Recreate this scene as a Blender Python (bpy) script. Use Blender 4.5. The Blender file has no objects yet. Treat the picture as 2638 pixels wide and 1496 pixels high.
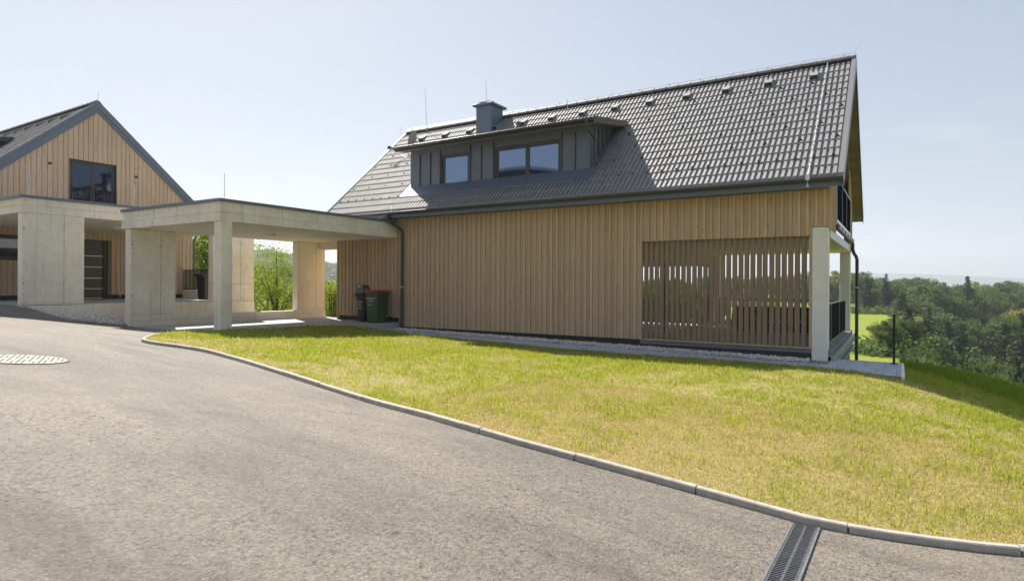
import bpy, bmesh, math, random
import numpy as np
from mathutils import Vector, Matrix
random.seed(7); rng = np.random.default_rng(7)
S = bpy.context.scene; C = S.collection
R = math.radians

# ------------------------------------------------------------------ camera
HALF = math.atan(996/1581)                       # yaw of the view from the house axes
cam = bpy.data.cameras.new("camera"); camo = bpy.data.objects.new("camera", cam); C.objects.link(camo)
cam.sensor_width = 36; cam.lens = 1581/2638*36; cam.shift_y = -13.5/2638
cam.clip_start = .05; cam.clip_end = 20000
camo.matrix_world = Matrix.Rotation(HALF, 4, 'Z') @ Matrix.Rotation(math.pi/2, 4, 'X') @ Matrix.Rotation(.0055, 4, 'Z')
S.camera = camo
# ------------------------------------------------------------------ sky, sun, exposure
TRAVEL = Vector((.82, -.45, -1)).normalized()    # the way the sunlight travels
ELEV = math.asin(-TRAVEL.z); ROT = math.atan2(-TRAVEL.x, -TRAVEL.y)
world = bpy.data.worlds.new("World"); S.world = world; world.use_nodes = True
nt = world.node_tree; nt.nodes.clear()
sky = nt.nodes.new('ShaderNodeTexSky'); sky.sky_type = 'NISHITA'; sky.sun_disc = False
sky.sun_elevation = ELEV; sky.sun_rotation = ROT; sky.altitude = 400
sky.air_density = 1.0; sky.dust_density = 1.6; sky.ozone_density = 1.2
bgn = nt.nodes.new('ShaderNodeBackground'); bgn.inputs[1].default_value = .13; SKY_GAMMA = .24; SKY_TINT = (1.25, 1.28, 1.41, 1)
out = nt.nodes.new('ShaderNodeOutputWorld')
# summer haze evens the sky out: compress its range towards a pale, uniform blue
gam = nt.nodes.new('ShaderNodeGamma'); gam.inputs[1].default_value = SKY_GAMMA
mul = nt.nodes.new('ShaderNodeMix'); mul.data_type = 'RGBA'; mul.blend_type = 'MULTIPLY'; mul.inputs[0].default_value = 1; mul.inputs[7].default_value = SKY_TINT
nt.links.new(sky.outputs[0], gam.inputs[0]); hsv = nt.nodes.new('ShaderNodeHueSaturation'); hsv.inputs['Saturation'].default_value = 1.9; nt.links.new(gam.outputs[0], hsv.inputs['Color']); nt.links.new(hsv.outputs[0], mul.inputs[6])
# a few thin clouds low over the hills
tcw = nt.nodes.new('ShaderNodeTexCoord'); mpw = nt.nodes.new('ShaderNodeMapping'); mpw.inputs['Scale'].default_value = (3, 3, 15)
nzw = nt.nodes.new('ShaderNodeTexNoise'); nzw.inputs['Scale'].default_value = 2.4; nzw.inputs['Detail'].default_value = 7
rmw = nt.nodes.new('ShaderNodeValToRGB'); rmw.color_ramp.elements[0].position = .52; rmw.color_ramp.elements[1].position = .78
sxw = nt.nodes.new('ShaderNodeSeparateXYZ'); rhw = nt.nodes.new('ShaderNodeValToRGB')
e = rhw.color_ramp.elements; e[0].position = .01; e[0].color = (0,0,0,1); e[1].position = .30; e[1].color = (0,0,0,1); k_ = e.new(.06); k_.color = (1,1,1,1); k_ = e.new(.14); k_.color = (.6,.6,.6,1)
mlw = nt.nodes.new('ShaderNodeMath'); mlw.operation = 'MULTIPLY'; ml2 = nt.nodes.new('ShaderNodeMath'); ml2.operation = 'MULTIPLY'; ml2.inputs[1].default_value = .5
mxw = nt.nodes.new('ShaderNodeMix'); mxw.data_type = 'RGBA'; mxw.inputs[7].default_value = (3.4, 3.4, 3.35, 1)
lk = nt.links.new
lk(tcw.outputs['Generated'], mpw.inputs[0]); lk(mpw.outputs[0], nzw.inputs['Vector']); lk(nzw.outputs[0], rmw.inputs[0]); lk(tcw.outputs['Generated'], sxw.inputs[0]); lk(sxw.outputs[2], rhw.inputs[0])
lk(rmw.outputs[0], mlw.inputs[0]); lk(rhw.outputs[0], mlw.inputs[1]); lk(mlw.outputs[0], ml2.inputs[0]); lk(ml2.outputs[0], mxw.inputs[0]); lk(mul.outputs[2], mxw.inputs[6])
nt.links.new(mxw.outputs[2], bgn.inputs[0]); nt.links.new(bgn.outputs[0], out.inputs[0])
sl = bpy.data.lights.new("sun", 'SUN'); sl.energy = 4.3; sl.angle = R(.55); sl.color = (1, .945, .86)
so = bpy.data.objects.new("sun", sl); C.objects.link(so)
so.rotation_euler = TRAVEL.to_track_quat('-Z', 'Y').to_euler(); so.location = (-20, 15, 30)
S.view_settings.view_transform = 'Standard'; S.view_settings.look = 'None'
S.view_settings.exposure = 1.24; S.view_settings.gamma = 1
S.render.engine = 'CYCLES'

# ------------------------------------------------------------------ materials
MATS = {}
def mat(name, base=(.5,.5,.5), rough=.6, metal=0, spec=.5, var=None, vscale=4, stretch=(1,1,1), detail=4,
        bump=0, bscale=40, island=0, extra=None, coat=0):
    if name in MATS: return MATS[name]
    m = bpy.data.materials.new(name); m.use_nodes = True; MATS[name] = m
    t = m.node_tree; N = t.nodes; L = t.links; p = N['Principled BSDF']
    p.inputs['Roughness'].default_value = rough; p.inputs['Metallic'].default_value = metal
    p.inputs['Specular IOR Level'].default_value = spec; p.inputs['Coat Weight'].default_value = coat
    tc = N.new('ShaderNodeTexCoord'); mp = N.new('ShaderNodeMapping'); mp.inputs['Scale'].default_value = stretch
    L.new(tc.outputs['Object'], mp.inputs[0])
    col = N.new('ShaderNodeRGB'); col.outputs[0].default_value = (*base, 1); cur = col.outputs[0]
    def mix(fac, a, b, kind='MIX'):
        x = N.new('ShaderNodeMix'); x.data_type = 'RGBA'; x.blend_type = kind
        if isinstance(fac, (int, float)): x.inputs[0].default_value = fac
        else: L.new(fac, x.inputs[0])
        for s, v in ((6, a), (7, b)):
            if isinstance(v, tuple): x.inputs[s].default_value = (*v, 1)
            else: L.new(v, x.inputs[s])
        return x.outputs[2]
    def noise(scale, det=4, rgh=.55, vec=None):
        n = N.new('ShaderNodeTexNoise'); n.inputs['Scale'].default_value = scale
        n.inputs['Detail'].default_value = det; n.inputs['Roughness'].default_value = rgh
        L.new(vec or mp.outputs[0], n.inputs['Vector']); return n.outputs[0]
    def ramp(src, a, b, ca=(0,0,0), cb=(1,1,1)):
        r = N.new('ShaderNodeValToRGB'); r.color_ramp.elements[0].position = a; r.color_ramp.elements[1].position = b
        r.color_ramp.elements[0].color = (*ca, 1); r.color_ramp.elements[1].color = (*cb, 1)
        L.new(src, r.inputs[0]); return r.outputs[0]
    if var:
        cur = mix(ramp(noise(vscale, detail), .3, .7), cur, var)
    if island:
        g = N.new('ShaderNodeNewGeometry')
        cur = mix(1.0, cur, ramp(g.outputs['Random Per Island'], 0, 1, (1-island,)*3, (1+island*.6,)*3), 'MULTIPLY')
    if extra: cur = extra(locals(), cur)
    L.new(cur, p.inputs['Base Color'])
    if bump:
        b = N.new('ShaderNodeBump'); b.inputs['Strength'].default_value = bump; b.inputs['Distance'].default_value = .01
        L.new(noise(bscale, 5), b.inputs['Height']); L.new(b.outputs[0], p.inputs['Normal'])
    return m

def wood_x(E, cur):
    N, L, mix, ramp, tc = E['N'], E['L'], E['mix'], E['ramp'], E['tc']
    mp = N.new('ShaderNodeMapping'); mp.inputs['Scale'].default_value = (40, 40, 1.3)
    L.new(tc.outputs['Object'], mp.inputs[0])
    cur = mix(ramp(E['noise'](1.5, 5, .6, mp.outputs[0]), .35, .75), cur, mix(1.0, cur, (.72, .68, .62), 'MULTIPLY'))
    v = N.new('ShaderNodeTexVoronoi'); m2 = N.new('ShaderNodeMapping'); m2.inputs['Scale'].default_value = (7, 7, 2.6)
    L.new(tc.outputs['Object'], m2.inputs[0]); L.new(m2.outputs[0], v.inputs['Vector']); v.inputs['Scale'].default_value = 1
    return mix(ramp(v.outputs['Distance'], .05, .13, (.65,)*3, (0,0,0)), cur, (.10, .065, .04))
wood_board = mat('larch_board', (.57,.41,.275), .75, spec=.2, var=(.50,.37,.26), vscale=.35, island=.10, extra=wood_x, bump=.15, bscale=60)
wood_batten = mat('larch_batten', (.64,.45,.28), .75, spec=.2, var=(.58,.415,.27), vscale=.35, island=.12, extra=wood_x, bump=.15, bscale=60)
wood_grey = mat('greyed_larch', (.62,.455,.34), .8, spec=.2, var=(.54,.415,.325), vscale=.4, island=.07, extra=wood_x, bump=.15, bscale=60)
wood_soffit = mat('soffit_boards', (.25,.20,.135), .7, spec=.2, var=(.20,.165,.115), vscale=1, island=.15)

wood_slat = mat('slat_larch', (.33,.235,.155), .75, spec=.2, var=(.27,.20,.14), vscale=.5, island=.10, extra=wood_x, bump=.15, bscale=60)  # darker copy of the larch: the shade on the slats is in the colour
def conc_x(E, cur):
    N, L, mix, ramp, noise = E['N'], E['L'], E['mix'], E['ramp'], E['noise']
    cur = mix(ramp(noise(.9, 6, .65), .44, .70), cur, (.74,.63,.46))
    cur = mix(ramp(noise(6, 8, .75), .50, .68, cb=(.55,)*3), cur, (.58,.51,.41))
    mv = N.new('ShaderNodeMapping'); mv.inputs['Scale'].default_value = (5, 5, .35); L.new(E['tc'].outputs['Object'], mv.inputs[0])
    cur = mix(ramp(noise(1.6, 5, .6, mv.outputs[0]), .52, .72, cb=(.35,)*3), cur, (.50,.45,.37))
    v = N.new('ShaderNodeTexVoronoi'); v.inputs['Scale'].default_value = 9; L.new(E['mp'].outputs[0], v.inputs['Vector'])
    return mix(ramp(v.outputs['Distance'], .045, .09, (.55,)*3, (0,0,0)), cur, (.17,.145,.11))
concrete = mat('fair_faced_concrete', (.86,.785,.66), .8, spec=.2, var=(.78,.715,.61), vscale=1.6, extra=conc_x, bump=.12, bscale=35)
conc_dark = mat('concrete_joint', (.44,.39,.30), .85, spec=.2, var=(.24,.21,.16), vscale=3)
conc_spot = mat('tie_hole_filler', (.34,.34,.34), .8, spec=.2)
conc_white = mat('pale_cast_concrete', (.78,.74,.66), .75, spec=.25, var=(.70,.665,.59), vscale=2.5, bump=.1, bscale=40)
metal_dark = mat('anthracite_sheet_metal', (.115,.130,.180), .42, spec=.5, var=(.10,.114,.158), vscale=2)
metal_fascia = mat('slate_blue_sheet_metal', (.135,.163,.222), .5, spec=.45, var=(.12,.147,.20), vscale=1)
metal_gutter = mat('dark_gutter_metal', (.045,.044,.042), .35, spec=.5)
frame_dark = mat('window_frame_anthracite', (.045,.045,.05), .4, spec=.5)
zinc = mat('zinc_channel', (.42,.43,.44), .35, metal=.7, var=(.30,.31,.33), vscale=8)
rodmat = mat('galvanised_rod', (.62,.62,.63), .35, metal=.6)
black = mat('black_powder_coat', (.012,.012,.013), .45, spec=.4)
render_dark = mat('dark_plinth_render', (.040,.041,.044), .85, spec=.2, var=(.055,.055,.058), vscale=6, bump=.3, bscale=120)
tile = mat('grey_brown_roof_tile', (.100,.088,.080), .74, spec=1.0, var=(.074,.065,.059), vscale=3, island=.22, bump=.05, bscale=20)
tile.node_tree.nodes['Principled BSDF'].inputs['IOR'].default_value = 2.0
verge = mat('verge_sheet_metal', (.24,.235,.235), .38, spec=.5)
glass = mat('window_glass', (.07,.085,.12), .03, metal=1)
glass_sky = mat('sky_reflecting_glass', (.20,.26,.36), .03, metal=1)
panel_m = mat('black_fabric_panel', (.012,.012,.013), .95, spec=.03)
solar = mat('solar_panel', (.010,.013,.026), .6, spec=.0)
white = mat('ceiling_lamp_white', (.75,.72,.66), .5)
ceil_m = mat('ceiling_render', (.62,.60,.54), .85, spec=.2)
inner = mat('interior_plaster', (.55,.53,.50), .9, spec=.1)
inner_floor = mat('patio_floor_slabs', (.23,.235,.245), .75, spec=.3, var=(.19,.195,.21), vscale=2)
bin_green = mat('green_bin_plastic', (.040,.075,.030), .42, spec=.45, var=(.034,.064,.026), vscale=3)
bin_black = mat('black_bin_plastic', (.014,.014,.015), .4, spec=.45)
bin_red = mat('red_lid_plastic', (.42,.035,.025), .4, spec=.45)
rubber = mat('wheel_rubber', (.018,.018,.018), .7)
textw = mat('white_print', (.7,.7,.68), .6)
broomwood = mat('broom_handle_wood', (.72,.56,.34), .6)
def asphalt_x(E, cur):
    N, L, mix, ramp, noise = E['N'], E['L'], E['mix'], E['ramp'], E['noise']
    v = N.new('ShaderNodeTexVoronoi'); v.inputs['Scale'].default_value = 70; L.new(E['mp'].outputs[0], v.inputs['Vector'])
    cur = mix(.5, cur, ramp(v.outputs['Color'], .0, 1, (.04,.036,.03), (.27,.24,.198)))
    ms = N.new('ShaderNodeMapping'); ms.inputs['Scale'].default_value = (.35, 1.1, 1); ms.inputs['Rotation'].default_value = (0, 0, .5); L.new(E['tc'].outputs['Object'], ms.inputs[0])
    cur = mix(ramp(noise(.8, 6, .65, ms.outputs[0]), .35, .68), cur, mix(1.0, cur, (1.45,1.42,1.36), 'MULTIPLY'))
    cur = mix(ramp(noise(1.3, 7, .7, ms.outputs[0]), .48, .70, cb=(.6,)*3), cur, (.075,.066,.056))
    near = ramp(noise(.55, 4, .6), .40, .62, ca=(.30,)*3)
    pits = ramp(noise(26, 8, .8), .53, .60)
    pm = N.new('ShaderNodeMath'); pm.operation = 'MULTIPLY'; L.new(near, pm.inputs[0]); L.new(pits, pm.inputs[1])
    cur = mix(pm.outputs[0], cur, (.035,.032,.03))
    return mix(ramp(noise(38, 3, .6), .66, .74, cb=(.5,)*3), cur, (.45,.42,.37))
asphalt = mat('worn_asphalt', (.165,.142,.113), .8, spec=.35, var=(.135,.116,.092), vscale=6, extra=asphalt_x, bump=1.0, bscale=60)
kerb_m = mat('kerb_concrete', (.47,.435,.375), .8, spec=.25, var=(.35,.32,.275), vscale=14, bump=.3, bscale=120)
paver_m = mat('grey_paver', (.44,.45,.48), .7, spec=.35, var=(.37,.38,.41), vscale=5, island=.10, bump=.1, bscale=60)
floor_m = mat('carport_floor_slabs', (.42,.42,.41), .75, spec=.35, var=(.36,.36,.36), vscale=1.5, bump=.1, bscale=60)
bed_m = mat('paver_joint_bed', (.20,.195,.185), .9)
stone_m = mat('gravel_stone', (.68,.65,.60), .75, spec=.3, island=.5, var=(.58,.51,.41), vscale=6)
cast = mat('cast_iron_grate', (.17,.17,.18), .45, metal=.6, var=(.12,.12,.13), vscale=20)
manh = mat('worn_manhole_concrete', (.50,.47,.40), .8, spec=.2, var=(.44,.41,.34), vscale=10)
manh_d = mat('manhole_rib_rust', (.12,.092,.05), .85, var=(.09,.07,.04), vscale=20)
bark = mat('tree_bark', (.09,.065,.045), .9, spec=.1, var=(.06,.045,.03), vscale=6)
def soil_x(E, cur):
    mix, ramp, noise = E['mix'], E['ramp'], E['noise']
    cur = mix(ramp(noise(2.1, 7, .75), .38, .60), cur, (.27,.265,.06))
    cur = mix(ramp(noise(9, 5, .75), .50, .66, cb=(.7,)*3), cur, (.40,.37,.12))
    return mix(ramp(noise(60, 4, .7), .46, .62, cb=(.75,)*3), cur, (.17,.125,.055))
lawn_m = mat('dry_lawn_thatch', (.41,.345,.165), .9, spec=.1, var=(.35,.29,.12), vscale=9, extra=soil_x, bump=1.0, bscale=70)
def meadow_x(E, cur):
    return E['mix'](E['ramp'](E['noise'](.02, 5, .6), .35, .65), cur, (.19,.235,.028))
ground_m = mat('meadow_grass_ground', (.215,.245,.033), .9, spec=.1, var=(.195,.225,.033), vscale=.15, extra=meadow_x, bump=.5, bscale=3)
hill_m = mat('distant_hill_ground', (.055,.080,.035), .95, spec=.1, var=(.085,.105,.045), vscale=.004)

def leaf_mat(name, a, b, trans=.45, dry=None):
    m = bpy.data.materials.new(name); m.use_nodes = True; t = m.node_tree; N = t.nodes; L = t.links; N.clear()
    g = N.new('ShaderNodeNewGeometry'); r = N.new('ShaderNodeValToRGB')
    e = r.color_ramp.elements; e[0].color = (*a, 1); e[1].color = (*b, 1)
    if dry:
        k = e.new(.93); k.color = (*b, 1); e[-1].color = (*dry, 1)
    L.new(g.outputs['Random Per Island'], r.inputs[0])
    d = N.new('ShaderNodeBsdfPrincipled'); d.inputs['Roughness'].default_value = .65; d.inputs['Specular IOR Level'].default_value = .18
    tr = N.new('ShaderNodeBsdfTranslucent'); mx = N.new('ShaderNodeMixShader'); mx.inputs[0].default_value = trans
    hs = N.new('ShaderNodeHueSaturation'); hs.inputs['Hue'].default_value = .485; hs.inputs['Value'].default_value = 1.7; hs.inputs['Saturation'].default_value = 1.1
    L.new(r.outputs[0], d.inputs['Base Color']); L.new(r.outputs[0], hs.inputs['Color']); L.new(hs.outputs[0], tr.inputs['Color'])
    o = N.new('ShaderNodeOutputMaterial'); L.new(d.outputs[0], mx.inputs[1]); L.new(tr.outputs[0], mx.inputs[2]); L.new(mx.outputs[0], o.inputs[0])
    MATS[name] = m; return m
leaf_near = leaf_mat('bright_leaf', (.11,.165,.025), (.21,.26,.045), .5)
leaf_a = leaf_mat('broadleaf_mid', (.075,.115,.030), (.13,.175,.048), .3)
leaf_b = leaf_mat('broadleaf_dark', (.058,.094,.030), (.10,.14,.042), .3)
leaf_c = leaf_mat('broadleaf_yellow', (.18,.205,.05), (.25,.26,.07), .3)
leaf_k = leaf_mat('conifer_needles', (.042,.068,.030), (.075,.102,.042), .2)
leaf_l = leaf_mat('larch_needles', (.14,.165,.06), (.20,.215,.085), .25)
blade_green = leaf_mat('green_blade', (.15,.205,.028), (.33,.375,.06), .45, dry=(.55,.50,.16))
blade_dry = leaf_mat('straw_blade', (.35,.28,.12), (.56,.47,.245), .35)
blade_tall = leaf_mat('tall_meadow_blade', (.09,.16,.02), (.20,.28,.04), .45)

# ------------------------------------------------------------------ object helpers
def tag(o, label=None, cat=None, group=None, kind=None):
    if label: o['label'] = label
    if cat: o['category'] = cat
    if group: o['group'] = group
    if kind: o['kind'] = kind
    return o
def thing(name, label, cat, loc, group=None):
    o = bpy.data.objects.new(name, None); C.objects.link(o); o.location = loc; o.empty_display_size = .2
    return tag(o, label, cat, group)
def worg(p):
    v = Vector((0,0,0))
    while p: v += p.location; p = p.parent
    return v
class M:
    """collects solids in world coordinates, then builds ONE mesh object"""
    def __init__(s): s.v = []; s.f = []; s.m = []; s.sm = []
    def add(s, vs, fs, mi=0, smooth=False):
        n = len(s.v); s.v += [tuple(v) for v in vs]; s.f += [tuple(n+i for i in f) for f in fs]
        s.m += [mi]*len(fs); s.sm += [smooth]*len(fs); return s
    def box(s, x0, x1, y0, y1, z0, z1, mi=0):
        return s.hexa([(x0,y0,z0),(x1,y0,z0),(x1,y1,z0),(x0,y1,z0),(x0,y0,z1),(x1,y0,z1),(x1,y1,z1),(x0,y1,z1)], mi)
    def hexa(s, v, mi=0):
        return s.add(v, [(0,3,2,1),(4,5,6,7),(0,1,5,4),(1,2,6,5),(2,3,7,6),(3,0,4,7)], mi)
    def bbox(s, x0, x1, y0, y1, z0, z1, b=.02, mi=0):
        """box whose edges are chamfered by b"""
        bm = bmesh.new(); bmesh.ops.create_cube(bm, size=1)
        for v in bm.verts:
            v.co = Vector(((x0+x1)/2+v.co.x*(x1-x0), (y0+y1)/2+v.co.y*(y1-y0), (z0+z1)/2+v.co.z*(z1-z0)))
        bmesh.ops.bevel(bm, geom=bm.edges[:], offset=b, segments=1, affect='EDGES')
        bm.verts.index_update(); s.add([v.co for v in bm.verts], [[v.index for v in f.verts] for f in bm.faces], mi); bm.free(); return s
    def prism(s, poly, a, b, axis='x', mi=0):
        """extrude a 2D outline between a and b along an axis; outline is in the two other axes"""
        n = len(poly)
        def P(u, w, t): return {'x': (t,u,w), 'y': (u,t,w), 'z': (u,w,t)}[axis]
        vs = [P(u,w,a) for u,w in poly] + [P(u,w,b) for u,w in poly]
        fs = [tuple(range(n))[::-1], tuple(range(n, 2*n))] + [(i, (i+1)%n, n+(i+1)%n, n+i) for i in range(n)]
        return s.add(vs, fs, mi)
    def tube(s, pts, r, n=8, mi=0, cap=True):
        pts = [Vector(p) for p in pts]; rs = r if isinstance(r, (list, tuple)) else [r]*len(pts)
        base = len(s.v); up = None; vs = []
        for i, p in enumerate(pts):
            d = (pts[min(i+1, len(pts)-1)] - pts[max(i-1, 0)]).normalized()
            if up is None: up = d.orthogonal().normalized()
            up = (up - d*up.dot(d)).normalized(); w = d.cross(up)
            for k in range(n):
                a = 2*math.pi*k/n; vs.append(p + (up*math.cos(a) + w*math.sin(a))*rs[i])
        fs = [(i*n+k, i*n+(k+1)%n, (i+1)*n+(k+1)%n, (i+1)*n+k) for i in range(len(pts)-1) for k in range(n)]
        s.add(vs, fs, mi, True)
        if cap: s.add(vs[:n], [tuple(range(n))[::-1]], mi); s.add(vs[-n:], [tuple(range(n))], mi)
        return s
    def build(s, name, mats, parent=None):
        if not isinstance(mats, (list, tuple)): mats = [mats]
        me = bpy.data.meshes.new(name); o0 = worg(parent)
        me.from_pydata([(v[0]-o0.x, v[1]-o0.y, v[2]-o0.z) for v in s.v], [], s.f)
        for m in mats: me.materials.append(m)
        me.polygons.foreach_set('material_index', s.m); me.polygons.foreach_set('use_smooth', s.sm)
        bm = bmesh.new(); bm.from_mesh(me); bmesh.ops.recalc_face_normals(bm, faces=bm.faces); bm.to_mesh(me); bm.free()
        o = bpy.data.objects.new(name, me); C.objects.link(o); o.parent = parent; return o
def npmesh(name, V, F, m, parent=None, smooth=False):
    """fast mesh from numpy arrays: V (n,3), F (k,3|4)"""
    me = bpy.data.meshes.new(name); o0 = worg(parent); V = np.asarray(V, np.float32) - np.array(o0, np.float32)
    me.vertices.add(len(V)); me.vertices.foreach_set('co', V.ravel())
    k = F.shape[1]; me.loops.add(F.size); me.loops.foreach_set('vertex_index', F.ravel().astype(np.int32))
    me.polygons.add(len(F)); me.polygons.foreach_set('loop_start', np.arange(0, F.size, k, dtype=np.int32))
    me.polygons.foreach_set('loop_total', np.full(len(F), k, np.int32))
    me.polygons.foreach_set('use_smooth', np.full(len(F), bool(smooth)))
    me.materials.append(m); me.update(calc_edges=True)
    o = bpy.data.objects.new(name, me); C.objects.link(o); o.parent = parent; return o
def copy_tree(o, parent=None):
    c = o.copy(); C.objects.link(c); c.parent = parent
    for ch in list(o.children): copy_tree(ch, c)
    return c

# ------------------------------------------------------------------ terrain height
NP = np.array([
(0,0,-1.47),(0,-8,-1.1),(-8,-6,-.45),(8,-6,-1.7),(-20,-6,0.0),(14,-6,-2.2),(-35,-6,.3),(-35,5,-.3),
(-.45,4.5,-1.60),(2.5,4.6,-1.73),(8,5,-2.1),(14,5,-2.6),(-4,4,-1.25),(-8.2,2.8,-.93),(-4.8,5.1,-1.36),(-10.6,6.5,-1.15),
(-13,6.6,-1.03),(-17.8,5.75,-.84),(-14.8,7.8,-1.16),(-16.9,7.8,-1.14),(-21,7.2,-.64),(-27,7.2,-.64),(-24,5,-.62),
(-21,8.0,-.9),(-20.9,9.95,-1.06),(-19.6,9.2,-1.14),(-19.1,9.2,-1.25),(-14.6,9.2,-1.22),(-19.9,12,-1.15),
(-8,9,-1.46),(-4,9,-1.60),(-11.5,9.2,-1.3),(0,8.5,-1.74),(1.1,8,-1.82),(3,8,-2.2),(6,9,-3.3),
(-14.3,10,-1.25),(-14.3,12,-1.27),(-14.3,13.3,-1.33),(-12.2,13,-1.47),(-14.3,14.5,-1.52),(-10,13.4,-1.57),(-6,13.4,-1.67),(-1.4,13.4,-1.69),(-.2,13.3,-1.73),(-6,15,-1.68),(-1.5,15,-1.71),
(.4,13.2,-1.87),(.9,13.1,-2.0),(1.33,13.05,-2.12),(1.77,13.0,-2.24),(3,13,-2.75),(6,13,-4.2),(10,13,-6.5),
(.3,16,-1.95),(1.3,22,-2.5),(2.9,22,-2.84),(6,22,-4.6),(-1,22,-2.4),(-1,30,-4.5),(3,30,-5.2),(10,30,-9),
(-8,20,-1.8),(-16,20,-1.9),(-16,30,-4.5),(-8,30,-4.5),(-24,17,-1.6),(-34,20,-2.5),(-34,30,-5),(-24,28,-5)], float)
def tps(P):
    n = len(P); x = P[:,:2]/10; r = np.linalg.norm(x[:,None]-x[None], axis=2)
    K = np.where(r > 0, r*r*np.log(np.maximum(r, 1e-9)), 0) + np.eye(n)*2e-3
    A = np.zeros((n+3, n+3)); A[:n,:n] = K; A[:n,n] = 1; A[:n,n+1:] = x; A[n,:n] = 1; A[n+1:,:n] = x.T
    w = np.linalg.solve(A, np.concatenate([P[:,2], [0,0,0]]))
    def f(X, Y):
        X = np.asarray(X, float)/10; Y = np.asarray(Y, float)/10; o = w[n]+w[n+1]*X+w[n+2]*Y
        for i in range(n):
            r2 = (X-x[i,0])**2+(Y-x[i,1])**2; o = o+w[i]*.5*r2*np.log(np.maximum(r2, 1e-18))
        return o
    return f
hn = tps(NP)
def sstep(t): t = np.clip(t, 0, 1); return t*t*(3-2*t)
def hfar(X, Y):
    """valley behind the houses: meadow slope, wooded ravine to the right, rising ground further off"""
    X = np.asarray(X, float); Y = np.asarray(Y, float)
    d = np.maximum(Y, 0)
    z = -1.5 - 6.5*sstep((d-20)/45) + 4.5*sstep((d-120)/260)            # meadow falls, then climbs gently
    rav = sstep((X/np.maximum(Y, 20)-.006)/.055)*sstep((Y-28)/60)          # ravine to the right
    z = z - 20*rav*(1-.60*sstep((Y-130)/140))
    left = sstep((-X/np.maximum(Y, 20)-.15)/.8)*sstep((Y-20)/60)
    z = z - 14*left*(1-sstep((Y-250)/500))
    z = z + np.where(Y < 0, -.06*Y*0 + .02*(-X), 0)*0
    return z
def hall(X, Y):
    X = np.asarray(X, float); Y = np.asarray(Y, float)
    dx = np.maximum(np.maximum(-34-X, X-9), 0); dy = np.maximum(np.maximum(-6-Y, Y-26), 0)
    w = 1-sstep(np.hypot(dx, dy)/16)
    return hn(np.clip(X, -40, 16), np.clip(Y, -12, 36))*w + hfar(X, Y)*(1-w)
def h1(x, y): return float(hall(x, y))

def drape(name, poly, step, zoff, m, holes=(), parent=None, hf=hn):
    """polygon cut into a grid and laid on the terrain"""
    bm = bmesh.new(); f = bm.faces.new([bm.verts.new((x, y, 0)) for x, y in poly])
    bmesh.ops.triangulate(bm, faces=[f])
    xs = [p[0] for p in poly]; ys = [p[1] for p in poly]
    cx = list(np.arange(min(xs), max(xs), step)[1:]); cy = list(np.arange(min(ys), max(ys), step)[1:])
    for h in holes: cx += [h[0], h[1]]; cy += [h[2], h[3]]
    for c in cx: bmesh.ops.bisect_plane(bm, geom=bm.verts[:]+bm.edges[:]+bm.faces[:], plane_co=(c,0,0), plane_no=(1,0,0))
    for c in cy: bmesh.ops.bisect_plane(bm, geom=bm.verts[:]+bm.edges[:]+bm.faces[:], plane_co=(0,c,0), plane_no=(0,1,0))
    dead = []
    for fc in bm.faces:
        c = fc.calc_center_median()
        if any(h[0] < c.x < h[1] and h[2] < c.y < h[3] for h in holes): dead.append(fc)
    bmesh.ops.delete(bm, geom=dead, context='FACES')
    X = np.array([v.co.x for v in bm.verts]); Y = np.array([v.co.y for v in bm.verts]); Z = hf(X, Y)+zoff
    for v, z in zip(bm.verts, Z): v.co.z = z
    for fc in bm.faces:
        fc.normal_update(); fc.smooth = True
        if fc.normal.z < 0: fc.normal_flip()
    me = bpy.data.meshes.new(name); bm.to_mesh(me); bm.free(); me.materials.append(m)
    o = bpy.data.objects.new(name, me); C.objects.link(o); return o

# ground sheet to the horizon
def axis(a, b, fine, n, far):
    core = np.arange(a, b+fine, fine); g = fine*1.22**np.arange(1, n); g = np.cumsum(g)
    g = g[g < far]; return np.concatenate([a-g[::-1], core, core[-1]+g])
gx = axis(-40, 16, 1.0, 60, 7000); gy = axis(-14, 60, 1.0, 60, 7000)
GX, GY = np.meshgrid(gx, gy); GZ = hall(GX, GY)
near = (1-sstep(np.maximum(np.maximum(-36-GX, GX-12.5), np.maximum(-11-GY, GY-28.5))/1.5))
near = near*(1-sstep((GY-15)/1)*(1-sstep((GX+.8)/1)))      # behind the houses the ground itself shows
GZ = GZ-.3*near
GZ = np.where((GX > -19) & (GX < -1.4) & (GY > 9.5) & (GY < 23), np.minimum(GZ, -1.95), GZ)
nx, ny = len(gx), len(gy)
idx = np.arange(nx*ny).reshape(ny, nx)
F = np.stack([idx[:-1,:-1], idx[:-1,1:], idx[1:,1:], idx[1:,:-1]], -1).reshape(-1, 4)
g = npmesh('ground', np.stack([GX, GY, GZ], -1).reshape(-1, 3), F, ground_m, smooth=True); tag(g, kind='structure')

# kerb line: front top edge of the stones
KERB = [(-14.45,9.15),(-14.3,8.6),(-13.3,7.4),(-12.4,6.5),(-12,6.15),(-11.55,5.82),(-11.27,5.66),(-11.0,5.63),(-10.7,5.72),(-10.3,5.88),(-9.74,5.93),
        (-8.59,5.76),(-7.12,5.46),(-5.78,5.17),(-4.63,4.9),(-3.57,4.66),(-2.85,4.58),(-1.56,4.58),(-.95,4.57),(-.43,4.54),(.06,4.67),(.52,4.85),(.67,4.94),(3,6.0),(6,7.6),(13,10.5)]
def offs(P, d):
    out = []
    for i, p in enumerate(P):
        a = Vector(P[max(i-1,0)]); b = Vector(P[min(i+1,len(P)-1)]); t = (b-a).normalized(); n = Vector((-t.y, t.x))
        out.append((p[0]+n.x*d, p[1]+n.y*d))
    return out
KIN = offs(KERB, .06)
DR = (-.605, -.43, 1.2, 4.525)                     # drain channel cut-out
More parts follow.
